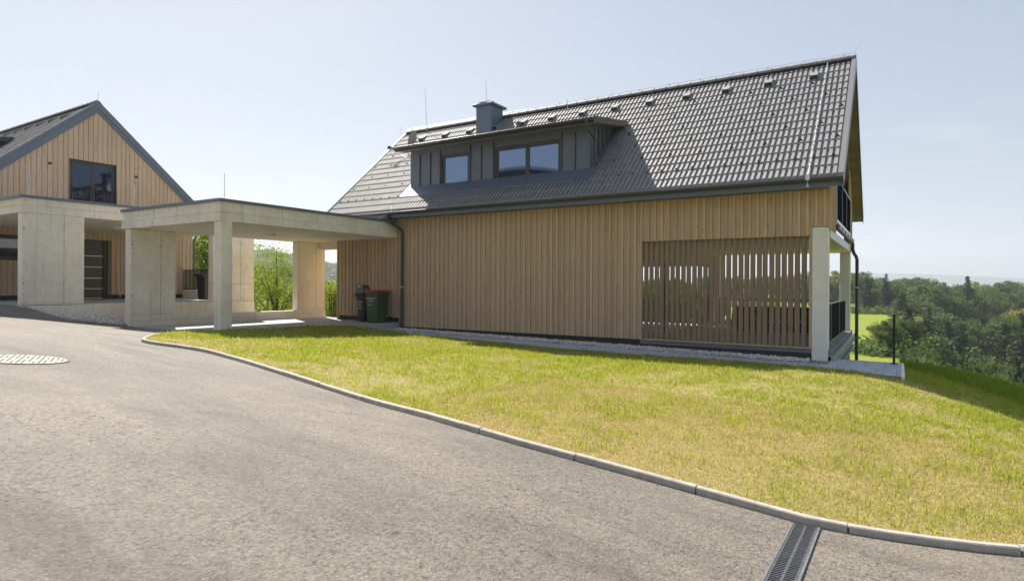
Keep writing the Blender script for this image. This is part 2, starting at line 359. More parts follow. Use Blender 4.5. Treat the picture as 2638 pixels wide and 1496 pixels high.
dw = [(-36,-11),(13,-11),(13,10.6)] + [(x, y+.01) for x, y in KERB[::-1]] + [(-14.5,9.2),(-19.3,9.2),(-19.2,8.75),(-19.1,8.2),(-19.05,7.75),(-19.4,7.52),(-20.2,7.42),(-20.87,7.3),(-36,7.3)]
tag(drape('driveway', dw, .5, 0, asphalt, holes=[DR]), kind='structure')
lawn_poly = KIN + [(13,28),(.06,28),(.06,13.93),(-13.9,13.93),(-14.47,13.93)]
tag(drape('lawn', lawn_poly, .4, .035, lawn_m), kind='structure')
mk = M()
def along(P, step):
    out = []; acc = 0
    for a, b in zip(P[:-1], P[1:]):
        a = Vector(a); b = Vector(b); L = (b-a).length; t = 0
        while acc+L-t >= step:
            t += step-acc; acc = 0; out.append(tuple(a+(b-a)*t/L))
        acc += L-t
    return out
K1 = [KERB[0]]+along(KERB, .25)
K2 = offs(K1, .06)
for i in range(len(K1)-1):
    g0 = .006 if i % 4 == 0 else 0
    a, b = Vector(K1[i]), Vector(K1[i+1]); c, d = Vector(K2[i]), Vector(K2[i+1])
    if g0: a = a+(b-a)*g0/.25*2; c = c+(d-c)*g0/.25*2
    za, zb = float(hn(*K1[i])), float(hn(*K1[i+1])); dz = .003*math.sin((i//4)*2.3)
    q = .008; e = Vector((c-a)).normalized()*q
    top = [(a+e, za+.052+dz), (b+e, zb+.052+dz), (d-e, zb+.052+dz), (c-e, za+.052+dz)]
    bot = [(a, za-.12), (b, zb-.12), (d, zb-.12), (c, za-.12)]; mid = [(a, za+.044+dz), (b, zb+.044+dz), (d, zb+.044+dz), (c, za+.044+dz)]
    vs = [(p.x, p.y, z) for p, z in bot+mid+top]
    mk.add(vs, [(0,3,2,1),(8,9,10,11)]+[(j,(j+1)%4,4+(j+1)%4,4+j) for j in range(4)]+[(4+j,4+(j+1)%4,8+(j+1)%4,8+j) for j in range(4)])
tag(mk.build('kerb', kerb_m), kind='structure')
# edging strip between driveway and the gravel bed
ed = [(-20.87,7.3),(-20.2,7.42),(-19.4,7.52),(-19.05,7.75),(-19.1,8.2),(-19.2,8.75),(-19.28,9.2)]
me_ = M()
for (a, b), (c, d) in zip(zip(ed[:-1], ed[1:]), zip(offs(ed,.07)[:-1], offs(ed,.07)[1:])):
    vs = [(p[0], p[1], float(hn(*p))+o) for o in (-.1, .03) for p in (a, b, d, c)]
    me_.hexa(vs)
tag(me_.build('kerb', kerb_m), kind='structure')

# path of pavers along the house
def pz(x): return -1.49-.0149*(x+14.4)
mp_ = M(); mb = M()
def paver(x0, x1, y0, y1):
    q = .004; b = .006
    za, zb = pz(x0), pz(x1); x0 += q; x1 -= q; y0 += q; y1 -= q
    lo = [(x0,y0,za-.06),(x1,y0,zb-.06),(x1,y1,zb-.06),(x0,y1,za-.06)]
    md = [(x0,y0,za-b),(x1,y0,zb-b),(x1,y1,zb-b),(x0,y1,za-b)]
    hi = [(x0+b,y0+b,za),(x1-b,y0+b,zb),(x1-b,y1-b,zb),(x0+b,y1-b,za)]
    mp_.add(lo+md+hi, [(8,9,10,11)]+[(j,(j+1)%4,4+(j+1)%4,4+j) for j in range(4)]+[(4+j,4+(j+1)%4,8+(j+1)%4,8+j) for j in range(4)])
x = -14.42; k = 0
while x < 0:
    w = .24
    paver(x, min(x+w, .05), 13.96, 14.46); 
    k += 1; x += w
x = -14.42
while x < 0:
    w = .36; paver(x, min(x+w, .05), 14.46, 14.96); x += w
for j in range(4):
    x = -1.32
    while x < 0: paver(x, min(x+.36, .05), 14.96+.33*j, 14.96+.33*(j+1)); x += .36
mb.hexa([(-14.45,13.94,pz(-14.45)-.3),(.05,13.94,pz(0)-.3),(.05,16.29,pz(0)-.3),(-14.45,15.7,pz(-14.45)-.3),(-14.45,13.94,pz(-14.45)-.012),(.05,13.94,pz(0)-.012),(.05,16.29,pz(0)-.012),(-14.45,15.7,pz(-14.45)-.012)])
tag(mp_.build('path', paver_m), kind='structure')
tag(mb.build('path', bed_m), kind='structure')
# concrete edge of the path where the ground drops
me2 = M(); me2.bbox(-1.3, .11, 16.29, 16.37, -2.6, pz(0)+.005, .008); me2.bbox(.05, .11, 13.9, 16.29, -2.3, pz(0)-.002, .008)
tag(me2.build('path', conc_white), kind='structure')

# ------------------------------------------------------------------ gravel (stuff)
ico = bmesh.new(); bmesh.ops.create_icosphere(ico, subdivisions=1, radius=1)
IV = np.array([v.co[:] for v in ico.verts]); IF = np.array([[v.index for v in f.verts] for f in ico.faces]); ico.free()
def stones(name, pts, rmin, rmax):
    n = len(pts); V = []; 
    r = rng.uniform(rmin, rmax, n)[:,None]*np.stack([rng.uniform(.7,1.5,n), rng.uniform(.7,1.2,n), rng.uniform(.45,.8,n)], 1)
    a = rng.uniform(0, 6.28, n); ca, sa = np.cos(a), np.sin(a)
    P = IV[None]*(1+rng.uniform(-.22, .22, (n, 12, 1)))*r[:,None,:]
    X = P[...,0]*ca[:,None]-P[...,1]*sa[:,None]; Y = P[...,0]*sa[:,None]+P[...,1]*ca[:,None]
    P = np.stack([X, Y, P[...,2]], -1)+pts[:,None,:]
    F = (IF[None]+12*np.arange(n)[:,None,None]).reshape(-1, 3)
    return npmesh(name, P.reshape(-1, 3), F, stone_m)
n = 9000; X = rng.uniform(-14.3, -1.72, n); Y = rng.uniform(14.98, 15.66, n)
tag(stones('gravel', np.stack([X, Y, pz(X)+rng.uniform(-.01, .035, n)], 1), .014, .032), 'strip of pale gravel between the pavers and the house plinth', 'gravel', kind='stuff')
n = 11000; X = rng.uniform(-20.85, -19.0, n); Y = rng.uniform(7.4, 14.6, n)
k = (Y > 7.42+.0*(X)) & (X < -19.28+.0*Y) | ((X < -19.12) & (Y > 7.7) & (Y < 9.2))
k &= Y > np.interp(X, [-20.87,-20.2,-19.4,-19.1], [7.4,7.5,7.6,7.8])
X = X[k]; Y = Y[k]
tag(stones('gravel', np.stack([X, Y, hn(X, Y)+rng.uniform(-.01, .04, len(X))], 1), .015, .036), 'bed of grey gravel in the gap between the two carports', 'gravel', kind='stuff')
tag(drape('ground', [(-20.87,7.35),(-20.2,7.45),(-19.4,7.55),(-19.1,7.8),(-19.15,9.2),(-19.25,9.2),(-19.25,15.5),(-20.88,15.5)], .5, -.02, bed_m), kind='structure')

# ------------------------------------------------------------------ wooden cladding
def clad_front(mb, x0, x1, y, z0, z1, period=.182, bw=.062, phase=0.0, proud=.032, ztop=None):
    """battens and boards on a wall facing -Y; mi 0 board, 1 batten"""
    x = x0-((x0-phase) % period)
    while x < x1:
        for a, b, d, mi in ((x, x+bw, proud, 1), (x+bw, x+period, 0, 0)):
            a, b = max(a, x0), min(b, x1)
            if b-a > .008: mb.box(a+.0012, b-.0012, y-d-.02, y-.001, z0, z1, mi)
        x += period
def clad_side(mb, y0, y1, x, zf0, zf1, sgn=1, period=.182, bw=.062, phase=0.0, proud=.024, single=False):
    """cladding on a wall facing +X (sgn 1) or -X; zf0, zf1 give the lower and upper end at y"""
    y = y0-((y0-phase) % period)
    while y < y1:
        for a, b, d, mi in ((y, y+bw, proud, 1), (y+bw, y+period, 0, 0)):
            a, b = max(a, y0), min(b, y1)
            if b-a <= .008: continue
            a += .0012; b -= .0012
            xa, xb = (x+.001*sgn, x+sgn*(.02+d))
            if xa > xb: xa, xb = xb, xa
            mb.hexa([(xa,a,zf0(a)),(xb,a,zf0(a)),(xb,b,zf0(b)),(xa,b,zf0(b)),(xa,a,zf1(a)),(xb,a,zf1(a)),(xb,b,zf1(b)),(xa,b,zf1(b))], mi)
        y += period

# ------------------------------------------------------------------ roof parts
def tiled_slope(parent, x0, x1, ye, yr, zr, sgn, hole=None, name='roof_tiles'):
    """tiles from eave y=ye to ridge y=yr at height zr; sgn +1: ridge is at larger y"""
    k = .892; n = int(round(abs(yr-ye)/.281)); dy = (yr-ye)/n; pr = [(0,.0),(.012,.040),(.078,.042),(.085,.004),(.120,.0),(.1333,0)]
    V = []; F = []
    cols = int(round((x1-x0)/.1333)); wx = (x1-x0)/cols/.1333
    for r in range(n):
        ya, yb = ye+dy*r, ye+dy*(r+1)+.05*sgn
        for c in range(cols):
            xa = x0+c*.1333*wx; xm = xa+.066
            ym = (ya+yb)/2
            if hole and hole(xm, ym): continue
            jit = random.uniform(-.003, .003)
            b = len(V)
            for px, ph in pr:
                za = zr-k*abs(yr-ya)+.018; zb = zr-k*abs(yr-yb)-.02
                V.append((xa+px*wx, ya, za-.040)); V.append((xa+px*wx, ya, za+ph+jit)); V.append((xa+px*wx, yb, zb+ph))
            for i in range(len(pr)-1):
                o = b+3*i; F += [(o, o+3, o+4, o+1), (o+1, o+4, o+5, o+2)]
    F = np.array(F)
    if sgn < 0: F = F[:, ::-1]
    return npmesh(name, np.array(V), F, tile, parent)
def ridge_caps(parent, x0, x1, y, z):
    m = M(); x = x0; i = 0
    while x < x1-.05:
        L = min(.40, x1-x); a = [math.pi*t/6 for t in range(7)]
        cp = [(-.145,-.075),(-.125,-.01),(-.065,.042),(0,.060),(.065,.042),(.125,-.01),(.145,-.075)]
        for j in range(6):
            pts = []
            for xx, r in ((x-.02, .92), (x+L, 1.08)):
                for t in (cp[j], cp[j+1]): pts.append((xx, y+t[0]*r, z+t[1]*r))
            m.add([pts[0], pts[1], pts[3], pts[2]], [(0,1,2,3)])
        m.prism([(y+t[0]*1.1, z+t[1]*1.1) for t in cp], x+L-.014, x+L, 'x')
        x += L; i += 1
    return m.build('ridge', tile, parent)
def gutter(m, x0, x1, y, z, r=.075, n=8):
    """half round gutter along X, open upwards, centre line at y,z"""
    for k in range(n):
        a0, a1 = math.pi+math.pi*k/n, math.pi+math.pi*(k+1)/n
        for rr in (r, r-.006):
            p = [(x, y+math.cos(a)*rr, z+math.sin(a)*rr) for x in (x0, x1) for a in (a0, a1)]
            m.add([p[0], p[1], p[3], p[2]], [(0,1,2,3)], 0, True)
    m.tube([(x0, y-r, z+.004), (x1, y-r, z+.004)], .010, 6)
    for xx in (x0, x1):
        m.add([(xx, y+math.cos(math.pi+math.pi*k/n)*r, z+math.sin(math.pi+math.pi*k/n)*r) for k in range(n+1)], [tuple(range(n+1))])
    x = x0+.5
    while x < x1: m.tube([(x, y+math.cos(math.pi+math.pi*k/n)*(r+.004), z+math.sin(math.pi+math.pi*k/n)*(r+.004)) for k in range(n+1)], .006, 5); x += 1.15
KS = .892; TH = .30                          # roof slope, roof build-up height measured vertically

def window(parent, x0, x1, z0, z1, y, sashes, name='window', fw=.055, depth=.10, glass=None):
    glass = glass or glass_sky
    """window facing -Y, set back from y; frame > pane"""
    f = M(); yo = y
    f.box(x0, x1, yo, yo+.06, z0, z0+fw); f.box(x0, x1, yo, yo+.06, z1-fw, z1)
    f.box(x0, x0+fw, yo, yo+.06, z0+fw, z1-fw); f.box(x1-fw, x1, yo, yo+.06, z0+fw, z1-fw)
    n = sashes; ix0, ix1 = x0+fw, x1-fw; W = (ix1-ix0)/n; panes = []
    for i in range(n):
        a, b = ix0+W*i+(.012 if i else 0), ix0+W*(i+1)-(.012 if i < n-1 else 0); s = .06
        f.box(a, b, yo+.012, yo+.05, z0+fw, z0+fw+s); f.box(a, b, yo+.012, yo+.05, z1-fw-s, z1-fw)
        f.box(a, a+s, yo+.012, yo+.05, z0+fw+s, z1-fw-s); f.box(b-s, b, yo+.012, yo+.05, z0+fw+s, z1-fw-s)
        panes.append((a+s, b-s))
    if n > 1: f.box(ix0+W-.012, ix0+W+.012, yo+.004, yo+.05, z0+fw, z1-fw)
    w = f.build(name, frame_dark, parent)
    for a, b in panes:
        p = M(); p.box(a-.005, b+.005, yo+.032, yo+.044, z0+fw+.055, z1-fw-.055); p.build('pane', glass, w)
    return w

def dormer(parent, dx, yr, zr):
    """wide sheet-metal dormer; dx shifts X, (yr, zr) is the ridge of the host roof. Built for H1 numbers, ridge 19.55/6.38"""
    oy, oz = yr-19.55, zr-6.38
    X = lambda a: a+dx
    xl, xr = X(-14.27), X(-7.5); yf = 16.05+oy; zb = 3.13+oz; zt = 4.60+oz
    roofz = lambda y: zr-KS*(yr-y)
    W1 = (X(-12.93), X(-11.74), 3.26+oz, 4.33+oz); W2 = (X(-10.79), X(-8.42), 3.24+oz, 4.33+oz)
    b = M()
    # front sheet as panels round the two window openings
    for a, c, z0, z1 in ((xl, W1[0], zb, zt), (W1[0], W1[1], zb, W1[2]), (W1[0], W1[1], W1[3], zt), (W1[1], W2[0], zb, zt),
                         (W2[0], W2[1], zb, W2[2]), (W2[0], W2[1], W2[3], zt), (W2[1], xr, zb, zt)):
        b.box(a, c, yf, yf+.10, z0, z1)
    # cheeks
    for xx, s in ((xl, 1), (xr, -1)):
        ye = 17.95+oy
        b.prism([(yf+.10, zb), (ye, roofz(ye)-.05), (ye, roofz(ye)), (yf+.10, zt)], xx, xx+.06*s, 'x')
    b.box(xl+.1, xr-.1, yf+.45, yf+.5, zb, zt-.1)            # dark room behind the panes
    body = b.build('dormer', metal_dark, parent)
    s = M()
    for xx in (-13.84, -13.38, -12.96, -11.72, -11.28, -10.82, -8.40, -7.96):
        top = zt-.16 if xx not in (-12.96, -11.72, -10.82, -8.40) else zt-.1
        s.box(X(xx)-.009, X(xx)+.009, yf-.036, yf-.001, zb+.22 if xx in (-13.84,-13.38,-11.28,-7.96) else zb+.22, top)
    for yy in (16.35, 16.62, 16.9, 17.2):
        y = yy+oy
        for xx, sg in ((xr, 1), (xl, -1)):
            s.box(min(xx+.001*sg, xx+.028*sg), max(xx+.001*sg, xx+.028*sg), y-.009, y+.009, roofz(y)+.05, zt+.17*(y-yf)-.1)
    s.box(xl-.01, xr+.01, yf-.012, yf-.001, zb+.10, zb+.212)
    s.build('standing_seam', metal_gutter, body)  # seams take the darker gutter metal to stand in for their shadow lines
    w = M()
    for a, c, z0, z1 in (W1, W2):                                # reveals and sill
        w.box(a, a+.012, yf-.02, yf+.099, z0, z1); w.box(c-.012, c, yf-.02, yf+.099, z0, z1)
        w.box(a+.012, c-.012, yf-.02, yf+.099, z1-.012, z1); w.box(a-.02, c+.02, yf-.055, yf+.08, z0-.022, z0)
    w.build('reveal', metal_dark, body)
    window(body, W1[0]+.012, W1[1]-.012, W1[2], W1[3]-.012, yf+.03, 1)
    window(body, W2[0]+.012, W2[1]-.012, W2[2], W2[3]-.012, yf+.03, 2)
    # apron flashing on the tiles below
    a = M(); ya = 15.68+oy
    z0, z1 = roofz(ya)+.055, roofz(yf)+.10
    a.hexa([(xl-.05,ya,z0-.03),(xr+.05,ya,z0-.03),(xr+.05,yf,z1-.03),(xl-.05,yf,z1-.03),(xl-.05,ya,z0),(xr+.05,ya,z0),(xr+.05,yf,z1),(xl-.05,yf,z1)])
    a.box(xl-.01, xr+.01, yf-.01, yf, z1-.05, zb+.11)
    for xx, sg in ((xr, 1), (xl, -1)):
        xa, xb = sorted((xx, xx+.17*sg)); ye = 17.95+oy
        a.hexa([(xa,ya,z0-.02),(xb,ya,z0-.02),(xb,ye,roofz(ye)+.03),(xa,ye,roofz(ye)+.03),(xa,ya,z0+.01),(xb,ya,z0+.01),(xb,ye,roofz(ye)+.06),(xa,ye,roofz(ye)+.06)])
    for xx in (-11.95, -9.6):
        a.tube([(X(xx)+.2, yf-.02, z1+.03), (X(xx)+.1, (ya+yf)/2, (z0+z1)/2+.015), (X(xx)-.05, ya+.02, z0+.012)], .012, 5)
    a.build('apron_flashing', metal_dark, body)
    # lean-to roof, fascia and gutter
    r = M(); x0, x1 = X(-14.45), X(-7.12); ye = 15.48+oy; yb = 17.97+oy; ze = 4.60+oz; zbk = ze+.172*(yb-ye)
    r.prism([(ye, ze-.10), (yb-.25, zbk-.15), (yb, zbk+.0), (yb, zbk+.03), (ye, ze+.04)], x0, x1, 'x')
    for i in range(1, 16):
        xx = x0+(x1-x0)*i/16; r.hexa([(xx-.01,ye,ze+.04),(xx+.01,ye,ze+.04),(xx+.01,yb,zbk+.03),(xx-.01,yb,zbk+.03),(xx-.01,ye,ze+.065),(xx+.01,ye,ze+.065),(xx+.01,yb,zbk+.055),(xx-.01,yb,zbk+.055)])
    r.build('dormer_roof', verge, body)
    fz = M()
    for xx in (x0, x1):
        xa, xb = xx-.015, xx+.015
        fz.hexa([(xa,ye-.01,ze-.11),(xb,ye-.01,ze-.11),(xb,yb-.2,zbk-.15),(xa,yb-.2,zbk-.15),(xa,ye-.01,ze+.075),(xb,ye-.01,ze+.075),(xb,yb,zbk+.06),(xa,yb,zbk+.06)])
    fz.box(x0+.02, x1-.02, ye-.015, ye-.001, ze-.12, ze+.03)
    fz.build('verge_trim', metal_gutter, body)
    g_ = M(); gutter(g_, x0-.02, x1+.03, ye-.075, ze+.0, .07); g_.build('gutter', metal_gutter, body)
    d = M(); xd = X(-7.30)
    d.tube([(xd, ye-.08, ze-.04), (xd, ye-.08, ze-.2), (xd+.02, ye+.05, ze-.32), (xd+.05, ye+.35, ze-.47), (xd+.06, ye+.42, ze-.6), (xd+.06, ye+.42, ze-1.02), (xd+.1, ye+.34, ze-1.14), (xd+.14, ye+.26, ze-1.2)], .042, 10)
    d.tube([(xd, ye-.08, ze+.0), (xd, ye-.08, ze-.10)], [.075, .042], 10)
    d.build('downpipe', metal_gutter, body)
    return body

# =================================================================== MAIN HOUSE
H1 = thing('timber_house', 'timber clad house with tiled gable roof, metal dormer and slatted porch, nearest on the right', 'house', (-9, 15.7, -1.5))
YW, YR, ZR, YB = 15.7, 19.55, 6.38, 23.4
XL, XR = -17.48, -1.36
rz = lambda y: ZR-KS*abs(y-YR)
w = M()
clad_front(w, XL, -14.43, YW, -1.13, 2.46); clad_front(w, -14.43, -5.86, YW, -1.42, 2.46)
clad_front(w, -5.86, -1.69, YW, 1.18, 2.46); clad_front(w, -1.69, XR+.03, YW, 1.385, 2.46)
w.box(-5.86, -5.80, YW-.02, YW+.10, -1.42, 1.18, 0)
w.build('cladding', [wood_board, wood_batten], H1)
w = M()                                                     # structural shell
w.box(XL, -5.87, YW+.03, YW+.2, -1.42, 2.5); w.box(-5.87, XR, YW+.03, YW+.2, 1.39, 2.5)
w.box(XL, XL+.2, YW+.2, YB, -1.42, 2.4); w.prism([(YW+.2, 2.4), (YB, 2.4), (YR, ZR-TH-.1)], XL, XL+.2, 'x')
w.box(XL+.2, -9.8, YB-.2, YB, -1.42, 2.4); w.box(-9.8, -5.9, YB-.2, YB, .75, 2.4); w.box(-5.9, -3.2, YB-.2, YB, 1.36, 2.4)
w.box(-10.2, -10, YW+.2, YB-.2, -1.42, 1.14); w.box(XL+.2, -5.9, YW+.2, YB-.2, 1.14, 1.35)
w.box(XL+.2, -5.9, YW+.2, YB-.2, -1.6, -1.42)
w.build('wall', inner, H1)
w = M()                                                     # gable ends
clad_side(w, YW, YB, XL-.001, lambda y: -1.3, lambda y: rz(y)-TH+.05, -1)
w.build('gable_wall', [wood_board, wood_batten], H1)
# balcony recess on the right gable
w = M(); w.prism([(YW+.2, 1.36), (YB, 1.36), (YB, rz(YB)-TH), (YR, ZR-TH-.05), (YW+.2, rz(YW+.2)-TH)], -3.3, -3.2, 'x'); w.build('balcony_back_wall', wood_board, H1)
w = M()
clad_side(w, YW-.02, 17.12, XR+.001, lambda y: 1.33, lambda y: rz(y)-TH, 1, single=True)
w.box(XR-.12, XR, YW+.21, 17.12, 1.4, 2.5, 0)
w.build('gable_cladding', [wood_board, wood_batten], H1)
w = M(); clad_side(w, 22.12, YB+.02, XR+.001, lambda y: 1.36, lambda y: rz(y)-TH, 1); w.box(XR-.12, XR, 22.12, YB, 1.4, 2.6, 0)
w.build('gable_cladding', [wood_board, wood_batten], H1)
# rafters / barge board inside the gable
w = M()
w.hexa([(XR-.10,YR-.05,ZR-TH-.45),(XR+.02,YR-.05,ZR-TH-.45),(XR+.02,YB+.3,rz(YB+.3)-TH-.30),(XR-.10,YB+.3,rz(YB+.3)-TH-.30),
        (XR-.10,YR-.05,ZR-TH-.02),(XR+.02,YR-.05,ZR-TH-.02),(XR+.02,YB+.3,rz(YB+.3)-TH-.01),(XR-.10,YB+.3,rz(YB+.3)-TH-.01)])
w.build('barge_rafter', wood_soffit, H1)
# plinth
w = M(); w.box(-14.43, -5.90, YW+.012, YW+.2, -1.75, -1.42); w.box(XL+.05, -14.43, YW+.012, YW+.2, -1.5, -1.13)
w.build('plinth', render_dark, H1)
w = M(); w.box(-5.9, -1.72, YW+.02, YW+.30, -1.80, -1.535)
w.build('porch_plinth', render_dark, H1)
# porch slab, ceiling, columns, beam
w = M(); w.box(-5.88, -1.30, YW+.06, YB, -1.56, -1.44); w.build('porch_floor', inner_floor, H1)
w = M(); w.box(-5.88, XR-.004, YW+.17, YB+.1, 1.145, 1.35); w.build('porch_ceiling', conc_white, H1)
for (xa, xb, ya, yb) in ((-1.695, XR, YW-.02, YW+.32), (-1.66, XR, 23.1, 23.42), (-5.8, -5.6, 23.1, 23.42)):
    w = M(); w.bbox(xa, xb, ya, yb, -1.72 if ya < 20 else -3.6, 1.37 if ya < 20 else 1.144, .012)
    w.build('column', conc_white, H1)
# zinc channels on the open side of the porch
w = M()
for z0, z1, x1 in ((-1.60, -1.555, -1.22), (-1.72, -1.69, -1.20), (-1.93, -1.88, -1.20)):
    w.box(XR-.05, x1, YW+.05, 23.9, z0, z1)
w.box(-1.30, -1.255, YW+.05, 23.9, -1.69, -1.60); w.box(-1.235, -1.22, YW+.05, 23.9, -1.555, -1.52)
w.box(XR+.03, -1.31, YW+.06, 23.6, -2.1, -1.72)
w.build('porch_gutter', zinc, H1)
w = M(); w.box(-5.9, -1.45, YW+.45, YW+.55, -3, -1.56); w.build('porch_substructure', render_dark, H1)
w = M(); w.box(-5.9, -1.9, YB-.3, YB-.2, -3.6, -1.56); w.build('porch_substructure', render_dark, H1)
# slats
def slat(x):
    m = M(); pts = []; hw, ht = .0475, .018; a = R(6)
    ca, sa = math.cos(a), math.sin(a)
    cs = []
    for k in range(16):
        t = 2*math.pi*k/16
        u = math.copysign(abs(math.cos(t))**.8, math.cos(t))*.0585; v = math.copysign(abs(math.sin(t))**.85, math.sin(t))*.036
        cs.append((x+u*ca-v*sa, YW+.085+u*sa+v*ca))
    m.prism(cs, -1.40, 1.36, 'z'); return m.build('slat', wood_slat, H1)
sx = -5.70
while sx < -1.8: slat(sx+random.uniform(-.006, .006)); sx += .1418
w = M(); w.box(-5.80, -1.70, YW+.005, YW+.16, -1.435, -1.402); w.box(-1.755, -1.70, YW-.01, YW+.09, -1.40, 1.17); w.box(-5.80, -1.7, YW+.035, YW+.16, 1.362, 1.388)
w.build('slat_frame', wood_board, H1)
# glazed wall inside the porch
w = M()
for a, b in ((YW+.22, YW+.32), (18.0, 18.1), (20.3, 20.42), (23.05, 23.15)): w.box(-5.95, -5.88, a, b, -1.42, .75)
w.box(-5.95, -5.88, YW+.2, YB-.2, .70, .80); w.box(-5.95, -5.88, YW+.2, YB-.2, -1.42, -1.36); w.box(-5.95, -5.88, YW+.2, YB-.2, .8, 1.14, 1)
w.build('sliding_door', [frame_dark, wood_batten], H1)
# patio rails
w = M()
w.box(-1.45, -1.41, 15.98, 22.0, -.42, -.385); w.box(-1.445, -1.415, 15.98, 22.0, -1.36, -1.335)
for y in (17.0, 19.5): w.box(-1.41, -1.398, y, y+.03, -1.33, -.42)
for y in (16.6, 17.1, 18.5, 19.1, 21.9): w.box(-1.45, -1.41, y, y+.05, -1.44, -1.33); w.box(-1.50, -1.36, y-.03, y+.08, -1.44, -1.425)
r_ = w.build('railing', zinc, H1); r_['label'] = 'railing on the open right side of the porch'
p_ = M(); p_.box(-1.436, -1.42, 15.98, 22.0, -1.33, -.425); p_.build('panel', panel_m, r_)
w = M(); w.box(-5.6, -1.7, YB-.12, YB-.08, -.49, -.45); w.box(-5.6, -1.7, YB-.12, YB-.08, -1.36, -1.33)
for i in range(33): x = -5.6+i*.12; w.box(x, x+.014, YB-.107, YB-.093, -1.33, -.49)
w.build('railing', black, H1)
# solar balcony railing, box gutter and pipe
w = M()
for i in range(3):
    a = 17.17+i*1.645; w.box(XR+.03, XR+.06, a+.012, a+1.63, 1.68, 2.70)
sp = w.build('solar_railing', solar, H1)
w = M()
w.box(XR+.025, XR+.068, 17.15, 22.12, 2.70, 2.73); w.box(XR+.03, XR+.07, 17.14, 22.12, 1.60, 1.68)
for i in range(4): a = 17.165+i*1.645; w.box(XR+.028, XR+.066, a-.012, a+.012, 1.68, 2.70)
w.build('frame', rodmat, sp)
w = M(); w.box(XR+.02, XR+.11, 17.0, 23.3, 1.43, 1.54)
for i in range(6): w.box(XR+.11, XR+.122, 17.2+i*1.03, 17.85+i*1.03, 1.44, 1.55)
w.box(XR, XR+.02, YW+.3, 23.4, 1.15, 1.36, 1)
w.build('balcony_gutter', [metal_gutter, zinc], H1)
w = M(); w.tube([(-1.29,23.2,1.43),(-1.29,23.2,1.25),(-1.26,23.25,1.12),(-1.19,23.3,1.0),(-1.17,23.3,.9),(-1.17,23.3,-3.6)], .052, 10); w.tube([(-1.17,23.3,-.03),(-1.17,23.3,.0)], .057, 10, 1)
w.build('downpipe', [metal_gutter, rodmat], H1)
# roof
RX0, RX1 = -17.63, -1.02; EAVE = 15.14; DORM = lambda x, y: (-14.30 < x < -7.47 and 15.72 < y < 17.93)
tiled_slope(H1, RX0+.03, RX1-.09, EAVE, YR, ZR, 1, DORM)
tiled_slope(H1, RX0+.03, RX1-.09, 2*YR-EAVE, YR, ZR, -1, None)
w = M()                                                   # deck with soffit boards
for s in (1, -1):
    ye = YR-s*(YR-EAVE-.02)
    segs = [(RX0+.02, RX1-.02)]
    z0, z1 = rz(ye), ZR
    w.hexa([(RX0+.02,ye,z0-TH+.05),(RX1-.02,ye,z0-TH+.05),(RX1-.02,YR,z1-TH-.0),(RX0+.02,YR,z1-TH),(RX0+.02,ye,z0-.04),(RX1-.02,ye,z0-.04),(RX1-.02,YR,z1-.04),(RX0+.02,YR,z1-.04)] if s > 0 else
           [(RX0+.02,YR,z1-TH),(RX1-.02,YR,z1-TH),(RX1-.02,ye,z0-TH+.05),(RX0+.02,ye,z0-TH+.05),(RX0+.02,YR,z1-.04),(RX1-.02,YR,z1-.04),(RX1-.02,ye,z0-.04),(RX0+.02,ye,z0-.04)])
w.build('roof_deck', metal_fascia, H1)
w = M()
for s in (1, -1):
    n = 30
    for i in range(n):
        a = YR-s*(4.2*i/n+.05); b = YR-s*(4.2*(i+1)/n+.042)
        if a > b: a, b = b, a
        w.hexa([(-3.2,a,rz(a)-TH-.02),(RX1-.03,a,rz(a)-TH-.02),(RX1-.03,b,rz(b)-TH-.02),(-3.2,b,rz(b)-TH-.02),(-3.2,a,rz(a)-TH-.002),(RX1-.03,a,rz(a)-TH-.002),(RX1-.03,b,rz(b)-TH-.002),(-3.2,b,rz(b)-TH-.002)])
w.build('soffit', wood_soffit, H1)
ridge_caps(H1, RX0+.02, RX1-.03, YR, ZR+.04)
def verge_trim(parent, x0, x1, yr, zr, ye, m):
    w = M()
    for s in (1, -1):
        y1 = yr-s*(yr-ye+.02); zz = zr-KS*abs(yr-y1)
        w.hexa([(x0,y1,zz-.02),(x1,y1,zz-.02),(x1,yr,zr-.02),(x0,yr,zr-.02),(x0,y1,zz+.075),(x1,y1,zz+.075),(x1,yr,zr+.075),(x0,yr,zr+.075)])
        xo = x1-.02 if m == 1 else x0
        w.hexa([(xo,y1,zz-TH+.02),(xo+.02,y1,zz-TH+.02),(xo+.02,yr,zr-TH-.04),(xo,yr,zr-TH-.04),(xo,y1,zz-.021),(xo+.02,y1,zz-.021),(xo+.02,yr,zr-.021),(xo,yr,zr-.021)], 1)
    return w.build('verge_trim', [verge, metal_gutter], parent)
verge_trim(H1, RX1-.11, RX1, YR, ZR, EAVE, 1); verge_trim(H1, RX0-.01, RX0+.08, YR, ZR, EAVE, 0)
for s, lab in ((1, None), (-1, None)):
    ye = YR-s*(YR-EAVE); w = M()
    y0, y1 = (ye+.015, ye+.04) if s > 0 else (ye-.04, ye-.015)
    w.box(RX0+.03, RX1-.03, y0, y1, rz(EAVE)-.20, rz(EAVE)-.012)
    w.box(RX0+.1, XR, min(ye+s*.04, YR-s*(YR-YW)), max(ye+s*.04, YR-s*(YR-YW)), rz(EAVE)-.215, rz(EAVE)-.20)
    w.build('fascia', metal_fascia, H1)
    w = M(); gutter(w, RX0+.02, RX1+.0, ye-s*.075, 2.385, .068); w.build('gutter', metal_gutter, H1)
w = M()
w.tube([(-14.40,15.07,2.35),(-14.40,15.07,2.18)], [.09,.05], 12)
w.tube([(-14.40,15.07,2.2),(-14.38,15.1,2.1),(-14.30,15.4,1.95),(-14.215,15.56,1.82),(-14.215,15.58,1.7),(-14.215,15.58,-1.5)], .052, 12)
